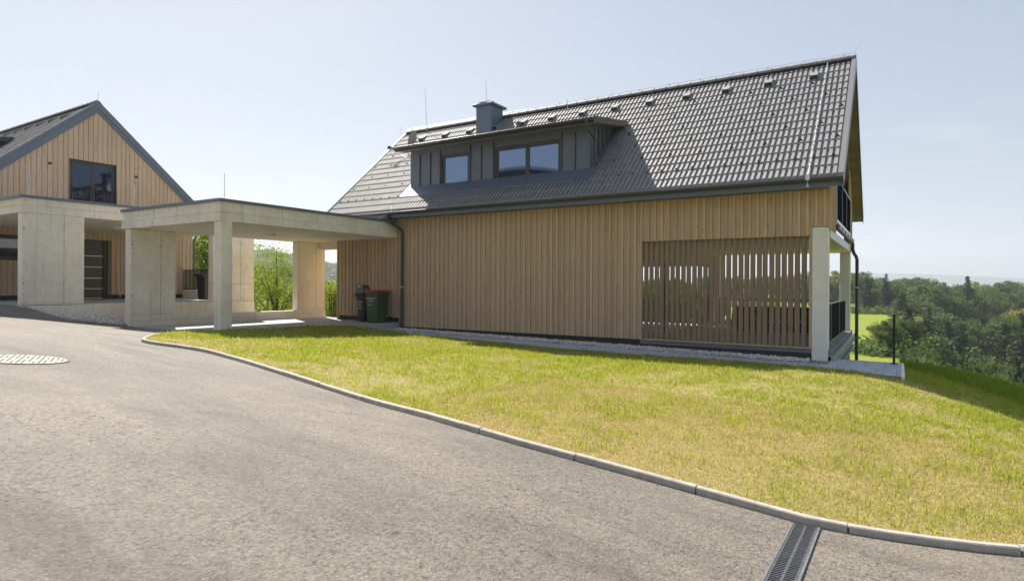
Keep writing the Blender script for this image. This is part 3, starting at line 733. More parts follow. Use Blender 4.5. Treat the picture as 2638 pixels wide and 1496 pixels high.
w.tube([(-14.215,15.58,-.10),(-14.215,15.58,-.07)], .060, 12, 1); w.tube([(-14.215,15.58,-1.25),(-14.215,15.58,-1.16)], .058, 12, 0)
w.build('downpipe', [metal_gutter, rodmat], H1)
dormer(H1, 0, YR, ZR)
# chimney
w = M(); w.box(-13.33, -12.68, 18.62, 19.4, 5.3, 6.62); w.box(-13.34, -12.67, 18.61, 18.615, 5.3, 6.6)
ch = w.build('chimney', metal_fascia, H1)
w = M(); w.bbox(-13.45, -12.56, 18.50, 19.52, 6.62, 6.70, .012); w.prism([(-13.43,6.701),(-12.58,6.701),(-13.0,6.745)], 18.52, 19.5, 'y'); w.tube([(-13.0,19.0,6.74),(-13.0,19.0,6.86)], .16, 14)
w.build('cap', metal_fascia, ch)
w = M(); w.box(-13.42, -12.6, 18.50, 18.62, 5.45, 5.56); w.build('flashing', metal_dark, ch)
# snow guards, vents, rods
def guard_mesh():
    m = M(); m.box(-.022, .022, .0, .006, 0, .085); m.add([(-.003,0,.0),(-.003,.09,.085),(-.003,0,.085),(.003,0,0),(.003,.09,.085),(.003,0,.085)], [(0,1,2),(3,5,4),(0,2,5,3),(1,4,5,2),(0,3,4,1)])
    m.box(-.014, .014, .006, .16, .082, .088)
    return m
spots = []
X = -1.27
while X > -17.4: spots.append((X, 15.70)); X -= .402
rows = [(18.55, -2.01), (17.99, -1.64), (17.43, -1.23), (16.87, -1.64), (16.31, -1.23)]
for yy, xs in rows:
    X = xs
    while X > -17.4: spots.append((X, yy)); X -= .805
spots = [p for p in spots if not (-14.5 < p[0] < -7.05 and (p[1] < 17.99 or (p[1] < 18.1)))]
spots.sort(key=lambda p: -p[0])
first = None
for p in spots[:98]:
    if first is None:
        gm = guard_mesh(); gm.v = [(v[0]+H1.location.x, v[1]+H1.location.y, v[2]+H1.location.z) for v in gm.v]
        first = o = gm.build('snow_guard', metal_gutter, H1)
    else:
        o = first.copy(); C.objects.link(o); o.parent = H1
    o.location = (p[0]-H1.location.x, p[1]-H1.location.y, rz(p[1])+.02-H1.location.z)
rest = M()
for p in spots[98:]:
    gm = guard_mesh(); rest.add([(v[0]+p[0], v[1]+p[1], v[2]+rz(p[1])+.02) for v in gm.v], gm.f)
if rest.v: tag(rest.build('snow_guard', metal_gutter, H1), kind='stuff')
for i in range(13):
    X = -2.01-i*1.181
    m = M(); y = 18.78; z = rz(y)+.03
    m.hexa([(X-.13,y,z-.02),(X+.13,y,z-.02),(X+.13,y+.34,z+.26),(X-.13,y+.34,z+.26),(X-.10,y-.02,z+.12),(X+.10,y-.02,z+.12),(X+.09,y+.30,z+.30),(X-.09,y+.30,z+.30)])
    m.hexa([(X-.105,y-.012,z-.0),(X+.105,y-.012,z-.0),(X+.105,y-.002,z),(X-.105,y-.002,z),(X-.085,y-.030,z+.095),(X+.085,y-.030,z+.095),(X+.085,y-.02,z+.095),(X-.085,y-.02,z+.095)], 1)  # black plate stands in for the shade inside the vent opening
    m.build('roof_vent', [tile, black], H1)
m = M(); m.tube([(-11.55,18.72,rz(18.72)-.02),(-11.55,18.72,rz(18.72)+.15)], .085, 14); m.tube([(-11.55,18.72,rz(18.72)+.15),(-11.55,18.72,rz(18.72)+.20)], .10, 14); m.build('vent_pipe', metal_dark, H1)
for a, b in (((-16.39,19.4,6.3), (-16.45,19.35,8.02)), ((-17.74,19.3,6.0), (-17.78,19.4,6.66)), ((-17.2,19.5,6.35), (-17.31,19.4,6.62)), ((-13.12,18.98,6.8), (-13.12,18.9,7.66)),
             ((-7.93,15.5,4.64), (-7.93,15.45,5.28)), ((-1.1,19.55,6.45), (-.9,19.5,6.86)), ((-14.2,15.02,2.42), (-14.2,15.02,2.60)), ((-14.2,15.05,2.42), (-14.95,15.0,2.15))):
    m = M(); m.tube([a, b], [.010, .007], 6); m.tube([a, (a[0]+(b[0]-a[0])*.04, a[1]+(b[1]-a[1])*.04, a[2]+(b[2]-a[2])*.04)], .022, 6); m.build('lightning_rod', rodmat, H1)
m = M(); n = 6                                              # conductor down the right end of the roof
m.tube([(-1.72, y, rz(y)+.085) for y in np.linspace(19.4, 15.2, n)], .006, 6)
m.tube([(-1.72,15.2,rz(15.2)+.085),(-1.72,15.06,2.50),(-1.72,15.0,2.24)], .009, 6)
m.box(-1.76, -1.68, 14.985, 15.02, 2.36, 2.50); m.tube([(-1.72,14.99,2.21),(-1.72,15.0,2.24)], .035, 8)
for y in np.arange(15.5, 19.4, .56): m.box(-1.735, -1.705, y-.02, y+.02, rz(y)+.03, rz(y)+.10)
m.tube([(RX0+.1,YR,ZR+.15),(RX1-.1,YR,ZR+.15)], .006, 5)
for x in np.arange(RX0+.3, RX1-.2, 1.0): m.box(x-.012, x+.012, YR-.012, YR+.012, ZR+.08, ZR+.165)
m.build('lightning_conductor', rodmat, H1)
# satellite dish on the roof behind the dormer
SD = thing('satellite_dish', 'grey satellite dish with long arm on the roof at the left end of the dormer', 'satellite dish', (-15.55, 17.9, 4.9))
bm = bmesh.new(); nd = Vector((-.86, -.28, .30)).normalized(); ctr = Vector((-15.72, 17.85, 5.52)); q = nd.to_track_quat('Z', 'Y').to_matrix()
m = M(); rings = []
for j in range(6):
    r = .36*j/5
    rings.append([ctr+q@Vector((math.cos(2*math.pi*k/20)*r*.92, math.sin(2*math.pi*k/20)*r, .55*r*r)) for k in range(20)])
vs = [p for rg in rings for p in rg]; m.add(vs, [(j*20+k, j*20+(k+1)%20, (j+1)*20+(k+1)%20, (j+1)*20+k) for j in range(5) for k in range(20)], 0, True)
vs2 = [p-nd*.012 for p in vs]; m.add(vs2, [(j*20+k, j*20+(k+1)%20, (j+1)*20+(k+1)%20, (j+1)*20+k) for j in range(5) for k in range(20)], 0, True)
dish_m = mat('dish_grey', (.34,.32,.29), .5, spec=.4)
m.build('reflector', dish_m, SD)
m = M(); m.tube([(-15.62,17.9,4.95),(-15.62,17.9,5.5)], .025, 8); m.tube([(-15.75,17.85,5.1),(-15.98,17.8,4.86),(-16.45,17.8,5.06),(-16.93,17.8,5.32)], .020, 6); m.build('arm', rodmat, SD)
m = M(); m.bbox(-17.0, -16.90, 17.75, 17.85, 5.30, 5.43, .01); m.tube([(-16.90,17.8,5.37),(-16.80,17.8,5.37)], .035, 8); m.build('receiver', black, SD)

# sofa and planter on the porch
SF = thing('patio_sofa', 'dark woven patio sofa seen behind the porch slats', 'sofa', (-3.3, 20.2, -1.44))
m = M(); m.bbox(-4.4, -2.2, 19.8, 20.6, -1.36, -1.06, .02); m.build('seat', black, SF)
m = M(); m.bbox(-4.4, -2.2, 20.45, 20.62, -1.05, -.62, .02); m.build('backrest', black, SF)
for a in (-4.4, -2.34):
    m = M(); m.bbox(a, a+.14, 19.8, 20.44, -1.05, -.82, .015); m.build('armrest', black, SF)
for a, b in ((-4.35,19.85),(-2.27,19.85),(-4.35,20.5),(-2.27,20.5)):
    m = M(); m.box(a, a+.05, b, b+.05, -1.44, -1.36); m.build('leg', zinc, SF)

# =================================================================== CARPORTS
def carport(name, label, x0, x1, y0, yb, z0, ztop, cols, floor_z, parts):
    """flat concrete roof with a stepped fascia; x0..x1, front edge y0; parts(T) adds walls"""
    T = thing('carport', label, 'carport', ((x0+x1)/2, y0, floor_z))
    m = M(); zl = z0+.22
    m.box(x0, x1, y0, yb, zl+.012, ztop-.03); m.bbox(x0-.025, x1+.025, y0-.025, yb, z0, zl-.014, .006, 0); m.box(x0+.014, x1-.014, y0+.014, yb, zl-.014, zl+.012, 0)
    sl_ = m.build('roof_slab', [concrete, conc_dark], T)
    m = M()
    for x in (x0+.55, x0+1.7, x0+2.9, x0+3.9, x1-.5):
        m.box(x-.004, x+.004, y0-.0268, y0-.024, z0+.003, zl-.02); m.box(x-.004, x+.004, y0-.0018, y0+.001, zl+.004, ztop-.05)
    for y in np.arange(y0+.6, yb-.3, 1.25):
        m.box(x1+.024, x1+.0268, y-.004, y+.004, z0+.003, zl-.02); m.box(x1-.001, x1+.0018, y-.004, y+.004, zl+.004, ztop-.05)
    m.box(x0+.55, x0+1.7, y0-.0015, y0, zl+.12, zl+.125)
    m.build('formwork_seam', conc_dark, sl_)
    m = M()
    for x in (x0+.6, x0+1.2, x0+3.1, x0+3.8): m.tube([(x, y0-.002, zl+.16), (x, y0+.01, zl+.16)], .016, 10)
    for y in np.arange(y0+.9, yb-.3, 1.25): m.tube([(x1-.01, y, zl+.17), (x1+.002, y, zl+.17)], .014, 10)
    m.build('tie_hole', conc_spot, sl_)
    m = M()
    m.box(x0-.05, x1+.045, y0-.05, y0-.002, ztop-.065, ztop+.012); m.box(x1+.001, x1+.045, y0-.002, yb, ztop-.065, ztop+.012); m.box(x0-.05, x0-.001, y0-.002, yb, ztop-.065, ztop+.012)
    m.box(x0-.001, x1+.001, y0-.002, y0+.3, ztop-.028, ztop+.010); m.box(x1-.3, x1+.001, y0+.3, yb, ztop-.028, ztop+.010)
    m.box(x0+2.3, x0+2.42, y0-.056, y0-.045, ztop-.07, ztop+.016)
    m.build('edge_capping', metal_fascia, T)
    parts(T); return T
def panel(T, xp, th, ya, yb, za, zb, seam=True, name='wall_panel'):
    """concrete wall piece along Y with its right face at x=xp"""
    m = M(); m.bbox(xp-th, xp, ya, yb, za, zb, .010); o = m.build(name, concrete, T)
    if seam:
        m = M(); ys = ya+(yb-ya)*.66
        m.box(xp-.001, xp+.0018, ys-.006, ys+.006, za+.02, zb-.02); m.box(xp-.001, xp+.0018, ya+.02, yb-.02, za+.055, za+.062)
        m.box(xp-th+.01, xp-.01, ya-.0018, ya+.001, za+(zb-za)*.25, za+(zb-za)*.25+.006)
        m.build('formwork_seam', conc_dark, o)
        m = M()
        for yy in (ya+.03, ys-.02):
            for zz in (za+.62, zb-.45): m.tube([(xp-.01, yy+.02, zz), (xp+.0025, yy+.02, zz)], .026, 12)
        m.build('tie_hole', conc_spot, o)
    return o
def parts1(T):
    panel(T, -18.95, .29, 9.2, 10.53, -1.0, 1.585); panel(T, -18.95, .29, 15.09, 16.38, -1.0, 1.585)
    m = M(); m.bbox(-19.25, -18.94, 9.19, 16.40, -1.75, -.98, .008); m.build('low_wall', concrete, T)
    m = M(); m.box(-18.941, -18.9385, 9.3, 16.3, -1.13, -1.124)
    for y in (11.6, 13.3, 14.9): m.box(-18.941, -18.9385, y, y+.006, -1.27, -1.0)
    m.build('formwork_seam', conc_dark, T)
    m = M(); m.bbox(-14.79, -14.49, 9.19, 9.52, -1.6, 1.588, .022); m.build('column', concrete, T)
    m = M(); m.box(-18.95, -17.5, 16.1, 16.4, 1.33, 1.585); m.build('back_beam', concrete, T)
    m = M(); m.tube([(-16.95,12.44,1.54),(-16.95,12.44,1.586)], .17, 24); m.tube([(-16.95,12.44,1.51),(-16.95,12.44,1.541)], [.13,.165], 24); m.build('ceiling_lamp', white, T)
    m = M(); m.tube([(-15.62,10,2.1),(-15.61,10,3.02)], [.010,.007], 6); m.build('lightning_rod', rodmat, T)
    m = M(); m.box(-18.94, -14.47, 9.2, 14.62, -1.6, -1.285); m.box(-18.94, -14.38, 14.62, 15.70, -1.6, -1.285); m.box(-18.94, -17.5, 15.7, 16.7, -1.7, -1.285)
    m.build('floor', floor_m, T)
carport('carport', 'bare concrete carport joined to the right house, with the bins in its far corner', -19.38, -14.53, 9.2, 16.4, 1.59, 2.15, 1, -1.28, parts1)
def parts2(T):
    panel(T, -20.9, .27, 7.26, 8.83, -.64, 1.975); panel(T, -20.9, .27, 12.95, 14.63, -.64, 1.975)
    m = M(); m.bbox(-21.17, -20.89, 7.25, 14.64, -1.6, -.655, .006); m.build('low_wall', concrete, T)
    m = M(); m.box(-20.893, -20.8885, 10.2, 10.206, -1.1, -.66); m.box(-20.893, -20.8885, 13.3, 13.306, -1.1, -.66); m.box(-20.902, -20.8985, 12.97, 14.6, .98, .986); m.box(-20.902, -20.8985, 12.97, 14.6, -.02, -.01); m.build('formwork_seam', conc_dark, T)
    m = M(); m.tube([(-23.29,10.9,1.93),(-23.29,10.9,1.976)], .17, 24); m.tube([(-23.29,10.9,1.90),(-23.29,10.9,1.931)], [.13,.165], 24); m.build('ceiling_lamp', white, T)
    for x, y in ((-21.1, 7.52), (-21.1, 10.35)):
        m = M(); m.tube([(x,y,2.4),(x,y,3.15)], [.012,.009], 6); m.build('lightning_rod', rodmat, T)
    m = M(); m.box(-27.08, -21.17, 7.24, 14.63, -1.2, -.645); m.box(-27.08, -23.2, 14.63, 15.9, -1.2, -.645); m.build('floor', floor_m, T)
    m = M(); m.bbox(-27.0, -26.6, 7.3, 7.6, -.66, 1.975, .01); m.build('column', concrete, T)
carport('carport', 'higher concrete carport at the left edge, before the left house', -27.07, -20.93, 7.26, 14.65, 1.98, 2.47, 1, -.65, parts2)

# railings at the backs of the carports
def bar_rail(name, label, x0, x1, y, z0, z1, step, flat=.03, base=None):
    T = thing('railing', label, 'railing', ((x0+x1)/2, y, z0))
    m = M(); m.box(x0, x1, y-.02, y+.02, z1-.03, z1); m.box(x0, x1, y-.015, y+.015, z0+.02, z0+.05); m.build('rail', black, T)
    m = M(); n = int((x1-x0)/step)
    for i in range(n+1): x = x0+i*step; m.box(x, x+.018, y-flat, y+flat, z0, z1-.031)
    m.build('bar', black, T); return T
bar_rail('railing', 'black flat bar railing behind the black bin under the left carport', -27.05, -23.3, 15.4, -.28, .61, .105, .018)
bar_rail('railing', 'black bar railing in the gap between the concrete panel and the timber wall', -18.9, -17.5, 16.55, -1.30, -.39, .125, .012)
t = thing('low_wall', 'low concrete wall under the railing below the left house corner', 'wall', (-24, 15.5, -.65))
m = M(); m.bbox(-27.05, -23.2, 15.33, 15.6, -.95, -.285, .01); m.build('coping', concrete, t)

# =================================================================== LEFT HOUSE
H2 = thing('timber_house', 'timber clad house with blue-grey gable trim and balcony door, behind the left carport', 'house', (-30, 11.9, -.65))
Y2, Z2, XG = 11.89, 7.18, -27.1
r2 = lambda y: Z2-KS*abs(y-Y2)
ya, yb = Y2-3.93, Y2+3.93
W = (10.96, 12.61, 3.02, 4.80); D = (11.10, 12.30, -.64, 1.71); LW = (6.4, 9.7, .80, 1.72)
w = M()
P = .172
y = ya
while y < yb-.01:
    b = min(y+P, yb)
    spans = [(-.47, None)]
    mid = (y+b)/2
    cuts = []
    for (c0, c1, z0, z1) in (W, D, LW):
        if b > c0+.02 and y < c1-.02: cuts.append((z0, z1))
    cuts.sort(); z = -.47; segs = []
    for z0, z1 in cuts:
        if z0 > z+.02: segs.append((z, z0))
        z = max(z, z1)
    segs.append((z, None))
    for za, zb in segs:
        top0 = r2(y+.008)-TH+.06 if zb is None else zb; top1 = r2(b)-TH+.06 if zb is None else zb
        xa, xb = XG-.02, XG+.008
        w.hexa([(xa,y+.008,za),(xb,y+.008,za),(xb,b-.008,za),(xa,b-.008,za),(xa,y+.008,top0),(xb,y+.008,top0),(xb,b-.008,top1),(xa,b-.008,top1)])
    y += P
w.build('cladding', [wood_grey], H2)
w = M()
# backing wall with openings (strips between the openings)
for y0_, y1_, z0_, z1_ in ((ya, LW[1], -.9, LW[2]), (ya, LW[1], LW[3], 3.0), (LW[1], D[0], -.9, 3.0), (D[0], D[1], D[3], 3.0), (D[1], yb, -.9, 3.0)):
    w.box(XG-.12, XG-.021, y0_, y1_, z0_, z1_)
w.box(XG-.12, XG-.021, ya, W[0], 3.0, r2(ya)-TH); w.prism([(ya, r2(ya)-TH), (W[0], r2(ya)-TH), (W[0], r2(W[0])-TH)], XG-.12, XG-.021, 'x')
w.box(XG-.12, XG-.021, W[1], yb, 3.0, r2(yb)-TH); w.prism([(W[1], r2(yb)-TH), (yb, r2(yb)-TH), (W[1], r2(W[1])-TH)], XG-.12, XG-.021, 'x')
w.prism([(W[0], W[3]), (W[1], W[3]), (W[1], r2(W[1])-TH), (Y2, Z2-TH), (W[0], r2(W[0])-TH)], XG-.12, XG-.021, 'x')
w.box(XG-.12, XG-.021, W[0], W[1], 3.0, W[2])
w.build('wall', wood_soffit, H2)
w = M(); w.box(-44, XG-.13, ya, ya+.2, -.9, r2(ya)-TH); w.box(-44, XG-.13, yb-.2, yb, -2.5, r2(yb)-TH); w.box(-44.2, -44, ya, yb, -.9, 3.3)
w.box(XG-.6, XG-.5, ya+.2, yb-.2, -.9, 3.4)
w.build('side_wall', wood_grey, H2)
w = M(); w.box(XG-.03, XG-.006, ya, D[0], -.66, -.47); w.box(XG-.03, XG-.006, D[1], yb, -1.0, -.47); w.build('plinth', render_dark, H2)
# balcony door with frame and panes
def winX(parent, name, y0, y1, z0, z1, n, xf, fw=.06):
    f = M(); f.box(xf-.06, xf, y0, y1, z0, z0+fw); f.box(xf-.06, xf, y0, y1, z1-fw, z1); f.box(xf-.06, xf, y0, y0+fw, z0+fw, z1-fw); f.box(xf-.06, xf, y1-fw, y1, z0+fw, z1-fw)
    W_ = (y1-y0-2*fw)/n; ps = []
    for i in range(n):
        a, b = y0+fw+W_*i+.004, y0+fw+W_*(i+1)-.004; s = .07
        f.box(xf-.05, xf-.012, a, b, z0+fw, z0+fw+s); f.box(xf-.05, xf-.012, a, b, z1-fw-s, z1-fw); f.box(xf-.05, xf-.012, a, a+s, z0+fw+s, z1-fw-s); f.box(xf-.05, xf-.012, b-s, b, z0+fw+s, z1-fw-s)
        ps.append((a+s, b-s))
    o = f.build(name, frame_dark, parent)
    for a, b in ps: p = M(); p.box(xf-.04, xf-.028, a-.004, b+.004, z0+fw+.066, z1-fw-.066); p.build('pane', glass, o)
    return o
winX(H2, 'balcony_door', W[0]+.01, W[1]-.01, W[2], W[3]-.01, 2, XG-.10)
w = M()                                                    # reveals
for (c0, c1, z0, z1) in (W, LW, D):
    w.box(XG-.17, XG+.012, c0, c0+.012, z0, z1); w.box(XG-.17, XG+.012, c1-.012, c1, z0, z1); w.box(XG-.17, XG+.012, c0+.012, c1-.012, z1-.014, z1)
w.build('reveal', frame_dark, H2)
w = M(); w.box(XG+.02, XG+.045, W[0]-.0, W[1], 3.68, 3.71); w.box(XG+.02, XG+.045, W[0], W[1], 3.60, 3.62); w.box(XG+.02, XG+.045, W[0], W[1], 2.75, 2.78)
for i in range(14): y = W[0]+.01+i*(W[1]-W[0]-.03)/13; w.box(XG+.025, XG+.04, y, y+.014, 2.78, 3.68)
w.build('balustrade', black, H2)
winX(H2, 'window', LW[0], LW[1]-.01, LW[2], LW[3]-.015, 2, XG-.06)
# front door
w = M(); w.box(XG-.13, XG-.07, D[0]+.012, D[1]-.014, D[2]+.02, D[3]-.015, 0); dr = w.build('front_door', frame_dark, H2)
w = M()
for z in (1.06, .62, .18, -.24 , -.62+.0):
    w.box(XG-.069, XG-.066, D[0]+.02, D[1]-.16, z, z+.022)
for z in (.84,): pass
w.build('metal_inlay', rodmat, dr)
w = M(); w.box(XG-.069, XG-.02, D[1]-.16, D[1]-.014, D[2]+.02, D[3]-.015); w.build('frame', black, dr)
for yy, zz in ((10.26, 4.49), (13.36, 4.44)):
    m = M(); m.tube([(XG, yy, zz), (XG+.10, yy, zz)], .045, 12); m.build('wall_lamp', black, H2)
# roof
RX = XG+.06
tiled_slope(H2, -44.2, RX-.04, Y2-4.41, Y2, Z2, 1, lambda x, y: (-37.4 < x < -30.55 and 8.05 < y < 10.28))
tiled_slope(H2, -44.2, RX-.04, Y2+4.41, Y2, Z2, -1, None)
w = M()
for s in (1, -1):
    ye = Y2-s*4.39; z0 = r2(ye)
    a = [(-44.2,ye,z0-TH+.05),(RX-.02,ye,z0-TH+.05),(RX-.02,Y2,Z2-TH),(-44.2,Y2,Z2-TH),(-44.2,ye,z0-.04),(RX-.02,ye,z0-.04),(RX-.02,Y2,Z2-.04),(-44.2,Y2,Z2-.04)]
    w.hexa(a)
w.build('roof_deck', metal_fascia, H2)
ridge_caps(H2, -44.1, RX-.05, Y2, Z2+.04)
w = M()
for s in (1, -1):
    ye = Y2-s*4.43; z0 = r2(ye)
    for (xa, xb, lo, hi) in ((RX-.10, RX+.02, -.20, .075), (RX-.06, RX+.05, -.215, -.10), (RX-.09, RX-.0, -.40, -.214)):
        w.hexa([(xa,ye,z0+lo),(xb,ye,z0+lo),(xb,Y2,Z2+lo),(xa,Y2,Z2+lo),(xa,ye,z0+hi),(xb,ye,z0+hi),(xb,Y2,Z2+hi),(xa,Y2,Z2+hi)])
w.build('verge_trim', metal_fascia, H2)
w = M(); gutter(w, -44.2, RX-.02, Y2-4.48, r2(Y2-4.41)-.09, .068); gutter(w, -44.2, RX-.02, Y2+4.48, r2(Y2+4.41)-.09, .068); w.build('gutter', metal_gutter, H2)
w = M(); w.tube([(XG+.02,Y2+4.45,2.95),(XG+.02,Y2+4.4,2.8),(XG-.0,Y2+4.2,2.35),(XG-.0,yb+.08,2.0),(XG-.0,yb+.08,1.85),(XG-.0,yb+.08,-1.5)], .05, 10); w.build('downpipe', metal_dark, H2)
dormer(H2, -23.25, Y2, Z2)
for i in range(6):
    X = -28.28-i*1.13; m = M(); y = 11.12; z = r2(y)+.03
    m.hexa([(X-.13,y,z-.02),(X+.13,y,z-.02),(X+.13,y+.34,z+.26),(X-.13,y+.34,z+.26),(X-.10,y-.02,z+.12),(X+.10,y-.02,z+.12),(X+.09,y+.30,z+.30),(X-.09,y+.30,z+.30)])
    m.hexa([(X-.105,y-.012,z-.0),(X+.105,y-.012,z-.0),(X+.105,y-.002,z),(X-.105,y-.002,z),(X-.085,y-.030,z+.095),(X+.085,y-.030,z+.095),(X+.085,y-.02,z+.095),(X-.085,y-.02,z+.095)], 1); m.build('roof_vent', [tile, black], H2)  # vent opening again: its inner shade is a black plate
m = M(); m.tube([(RX-.1,Y2,Z2+.08),(RX+.0,Y2+.02,Z2+.42)], [.010,.007], 6); m.build('lightning_rod', rodmat, H2)

# =================================================================== HOUSE ACROSS THE DRIVE (mirrored in the dormer window)
H3 = thing('white_house', 'white rendered house with curved grey metal roof mirrored in the dormer window', 'house', (-30, -20, -.3))
m = M()
for a, b, z0, z1 in ((-39,-21,-1,.9), (-39,-21,2.2,3.9), (-39,-21,5.2,8.2)): m.box(a, b, -27, -16, z0, z1)
for z0, z1 in ((.9,2.2), (3.9,5.2)):
    xs = [-39,-37.5,-36,-33.5,-32,-29,-27.5,-25,-23.5,-21]
    for i in range(0, 9, 2): m.box(xs[i], xs[i+1], -27, -16, z0, z1)
m.build('wall', mat('white_render', (.78,.76,.72), .85, spec=.2, var=(.74,.72,.68), vscale=2), H3)
for z0, z1 in ((.9,2.2), (3.9,5.2)):
    for a, b in ((-37.5,-36), (-33.5,-32), (-29,-27.5), (-25,-23.5)):
        m = M(); m.box(a, b, -16.25, -16.2, z0, z1); w_ = m.build('window', frame_dark, H3); m = M(); m.box(a+.08, b-.08, -16.198, -16.19, z0+.08, z1-.08); m.build('pane', glass, w_)
m = M(); arc = [(-40+20*i/16, 8.2+2.6*math.sin(math.pi*i/16)) for i in range(17)]
m.prism(arc+[(x_, z_-.25) for x_, z_ in arc[::-1]], -27.8, -15.2, 'y'); m.prism([(-39,8.2),(-21,8.2)]+[(x_, z_-.26) for x_, z_ in arc[14:2:-1]], -16.4, -16.2, 'y')
for i in range(16): x_ = -39.5+19*i/15; m.tube([(x_, -15.2, 8.2+2.6*math.sin(math.pi*(x_+40)/20)+.02), (x_, -27.8, 8.2+2.6*math.sin(math.pi*(x_+40)/20)+.02)], .03, 4)
m.build('roof', metal_fascia, H3)

# =================================================================== SMALL THINGS
def text(parent, s, x, y, z, size, name='lettering', italic=0):
    cu = bpy.data.curves.new('t', 'FONT'); cu.body = s; cu.size = size; cu.extrude = .001; cu.align_x = 'CENTER'; cu.shear = italic
    tmp = bpy.data.objects.new('t', cu); C.objects.link(tmp); dg = bpy.context.evaluated_depsgraph_get()
    me = bpy.data.meshes.new_from_object(tmp.evaluated_get(dg)); bpy.data.objects.remove(tmp)
    me.materials.clear(); me.materials.append(textw)
    for v in me.vertices: v.co = Vector((v.co.x, -v.co.z, v.co.y))
    o = bpy.data.objects.new(name, me); C.objects.link(o); o.parent = parent; w0 = worg(parent); o.location = Vector((x, y, z))-w0; return o
def bin_(label, x0, x1, y0, y1, zf, h, body_m, lid_m, texts, yaw=0, group=None):
    """wheeled bin: front (-Y) faces the camera, hinge and wheels at the back"""
    T = thing('wheeled_bin', label, 'bin', ((x0+x1)/2, (y0+y1)/2, zf))
    m = M(); q = .05; W_, D_ = x1-x0, y1-y0
    def ring(ax, ay0, ay1, z, c=.05):
        a, b = x0+ax, x1-ax; cc, d = y0+ay0, y1-ay1
        return [(a+c,cc,z),(b-c,cc,z),(b,cc+c,z),(b,d-c,z),(b-c,d,z),(a+c,d,z),(a,d-c,z),(a,cc+c,z)]
    prof = [(.085,.07,.16,.02),(.075,.055,.15,.05),(.05,.035,.10,.48*h),(.028,.02,.04,.80*h),(.026,.018,.035,.88*h),(0,-.03,0,.885*h),(0,-.03,0,.935*h),(.02,.0,.02,.935*h)]
    rs = [ring(a, b, c, zf+z) for a, b, c, z in prof]; vs = [p for r in rs for p in r]
    m.add(vs, [(j*8+k, j*8+(k+1)%8, (j+1)*8+(k+1)%8, (j+1)*8+k) for j in range(len(rs)-1) for k in range(8)]+[tuple(range(8))[::-1], tuple(range(len(vs)-8, len(vs)))])
    # wheel arch relief and ribs on the side
    m.box(x1-.062, x1-.030, y1-.30, y1-.15, zf+.30, zf+.62*h)
    m.tube([(x0+.1, y1+.03, zf+.90*h), (x1-.1, y1+.03, zf+.90*h)], .016, 8)
    m.build('body', body_m, T)
    l = M(); zl = zf+.94*h
    tp = [(x0-.012,y0-.045,zl),(x1+.012,y0-.045,zl),(x1+.012,y1+.03,zl),(x0-.012,y1+.03,zl)]
    md = [(a,b,zl+.022) for a,b,_ in tp]; cx, cy = (x0+x1)/2, (y0+y1)/2
    up = [(cx+(a-cx)*.78, cy+(b-cy)*.78, zl+.065) for a,b,_ in tp]
    l.add(tp+md+up, [(0,3,2,1),(8,9,10,11)]+[(j,(j+1)%4,4+(j+1)%4,4+j) for j in range(4)]+[(4+j,4+(j+1)%4,8+(j+1)%4,8+j) for j in range(4)])
    l.build('lid', lid_m, T)
    for xx in (x0+.05, x1-.05):
        w_ = M(); w_.tube([(xx-.03, y1-.03, zf+.105), (xx+.03, y1-.03, zf+.105)], .10, 18); wh = w_.build('wheel', rubber, T)
        w_ = M(); w_.tube([(xx-.034, y1-.03, zf+.105), (xx+.034, y1-.03, zf+.105)], .05, 14); w_.build('hub', bin_black, wh)
    for s, fz, sz, it in texts: text(T, s, (x0+x1)/2-.02, y0+.035-.02*fz-.006, zf+fz*h, sz, italic=it)
    T.rotation_euler = (0, 0, 0)
    return T
bin_('green wheeled bin with red lid by the downpipe', -15.20, -14.60, 14.78, 15.48, -1.285, 1.10, bin_green, bin_red,
     [('Saubermacher', .73, .075, .3), ('T 059 800', .655, .06, 0), ('PAPIER', .53, .055, 0)])
bin_('narrow black wheeled bin left of the green bin with red lid', -15.80, -15.36, 14.95, 15.50, -1.285, .98, bin_black, bin_black,
     [('Saubermacher', .70, .06, .3), ('T 059 800', .635, .045, 0), ('A-8010 Graz', .565, .04, 0), ('RESTMÜLL', .47, .055, 0)])
bin_('black wheeled bin under the left carport beside the back panel', -22.95, -22.37, 13.5, 14.1, -.645, 1.02, bin_black, bin_black, [])
WB = thing('charging_box', 'small dark wall box with sticker and coiled cable above the black bin', 'wall box', (-16.15, 15.67, -.3))
m = M(); m.bbox(-16.33, -16.0, 15.52, 15.67, -.42, -.02, .02); m.build('housing', metal_dark, WB)
m = M(); m.box(-16.25, -16.13, 15.515, 15.519, -.10, -.035, 0); m.build('sticker', textw, WB)
m = M(); m.box(-16.205, -16.175, 15.511, 15.5145, -.08, -.05, 0); m.build('sticker_mark', black, WB)
m = M()
for k in range(4): m.tube([(-15.93+.02*k, 15.6+.02*math.sin(t), -.22+.17*math.sin(t)+.0) if False else (-15.93+.11*math.cos(t), 15.66-.02*k, -.22+.17*math.sin(t)) for t in np.linspace(0, 6.28, 20)], .014, 6)
m.build('cable', black, WB)
BR = thing('broom', 'broom with pale wooden handle leaning on the wall beside the grey front door', 'broom', (-27.0, 12.7, -.64))
m = M(); m.tube([(-26.98,12.72,-.58),(-27.03,12.60,.79)], .021, 8); m.build('handle', broomwood, BR)
m = M(); m.bbox(-27.04, -26.96, 12.45, 12.95, -.64, -.585, .008); m.build('head', black, BR)
PO = thing('fence_post', 'slim black steel post standing alone at the end of the paved path', 'post', (-.08, 16.1, -1.70))
m = M(); m.bbox(-.105, -.055, 16.08, 16.13, -1.69, -.60, .004); m.build('post', black, PO)
m = M(); m.box(-.15, -.01, 16.03, 16.18, -1.70, -1.685); m.build('base_plate', black, PO)
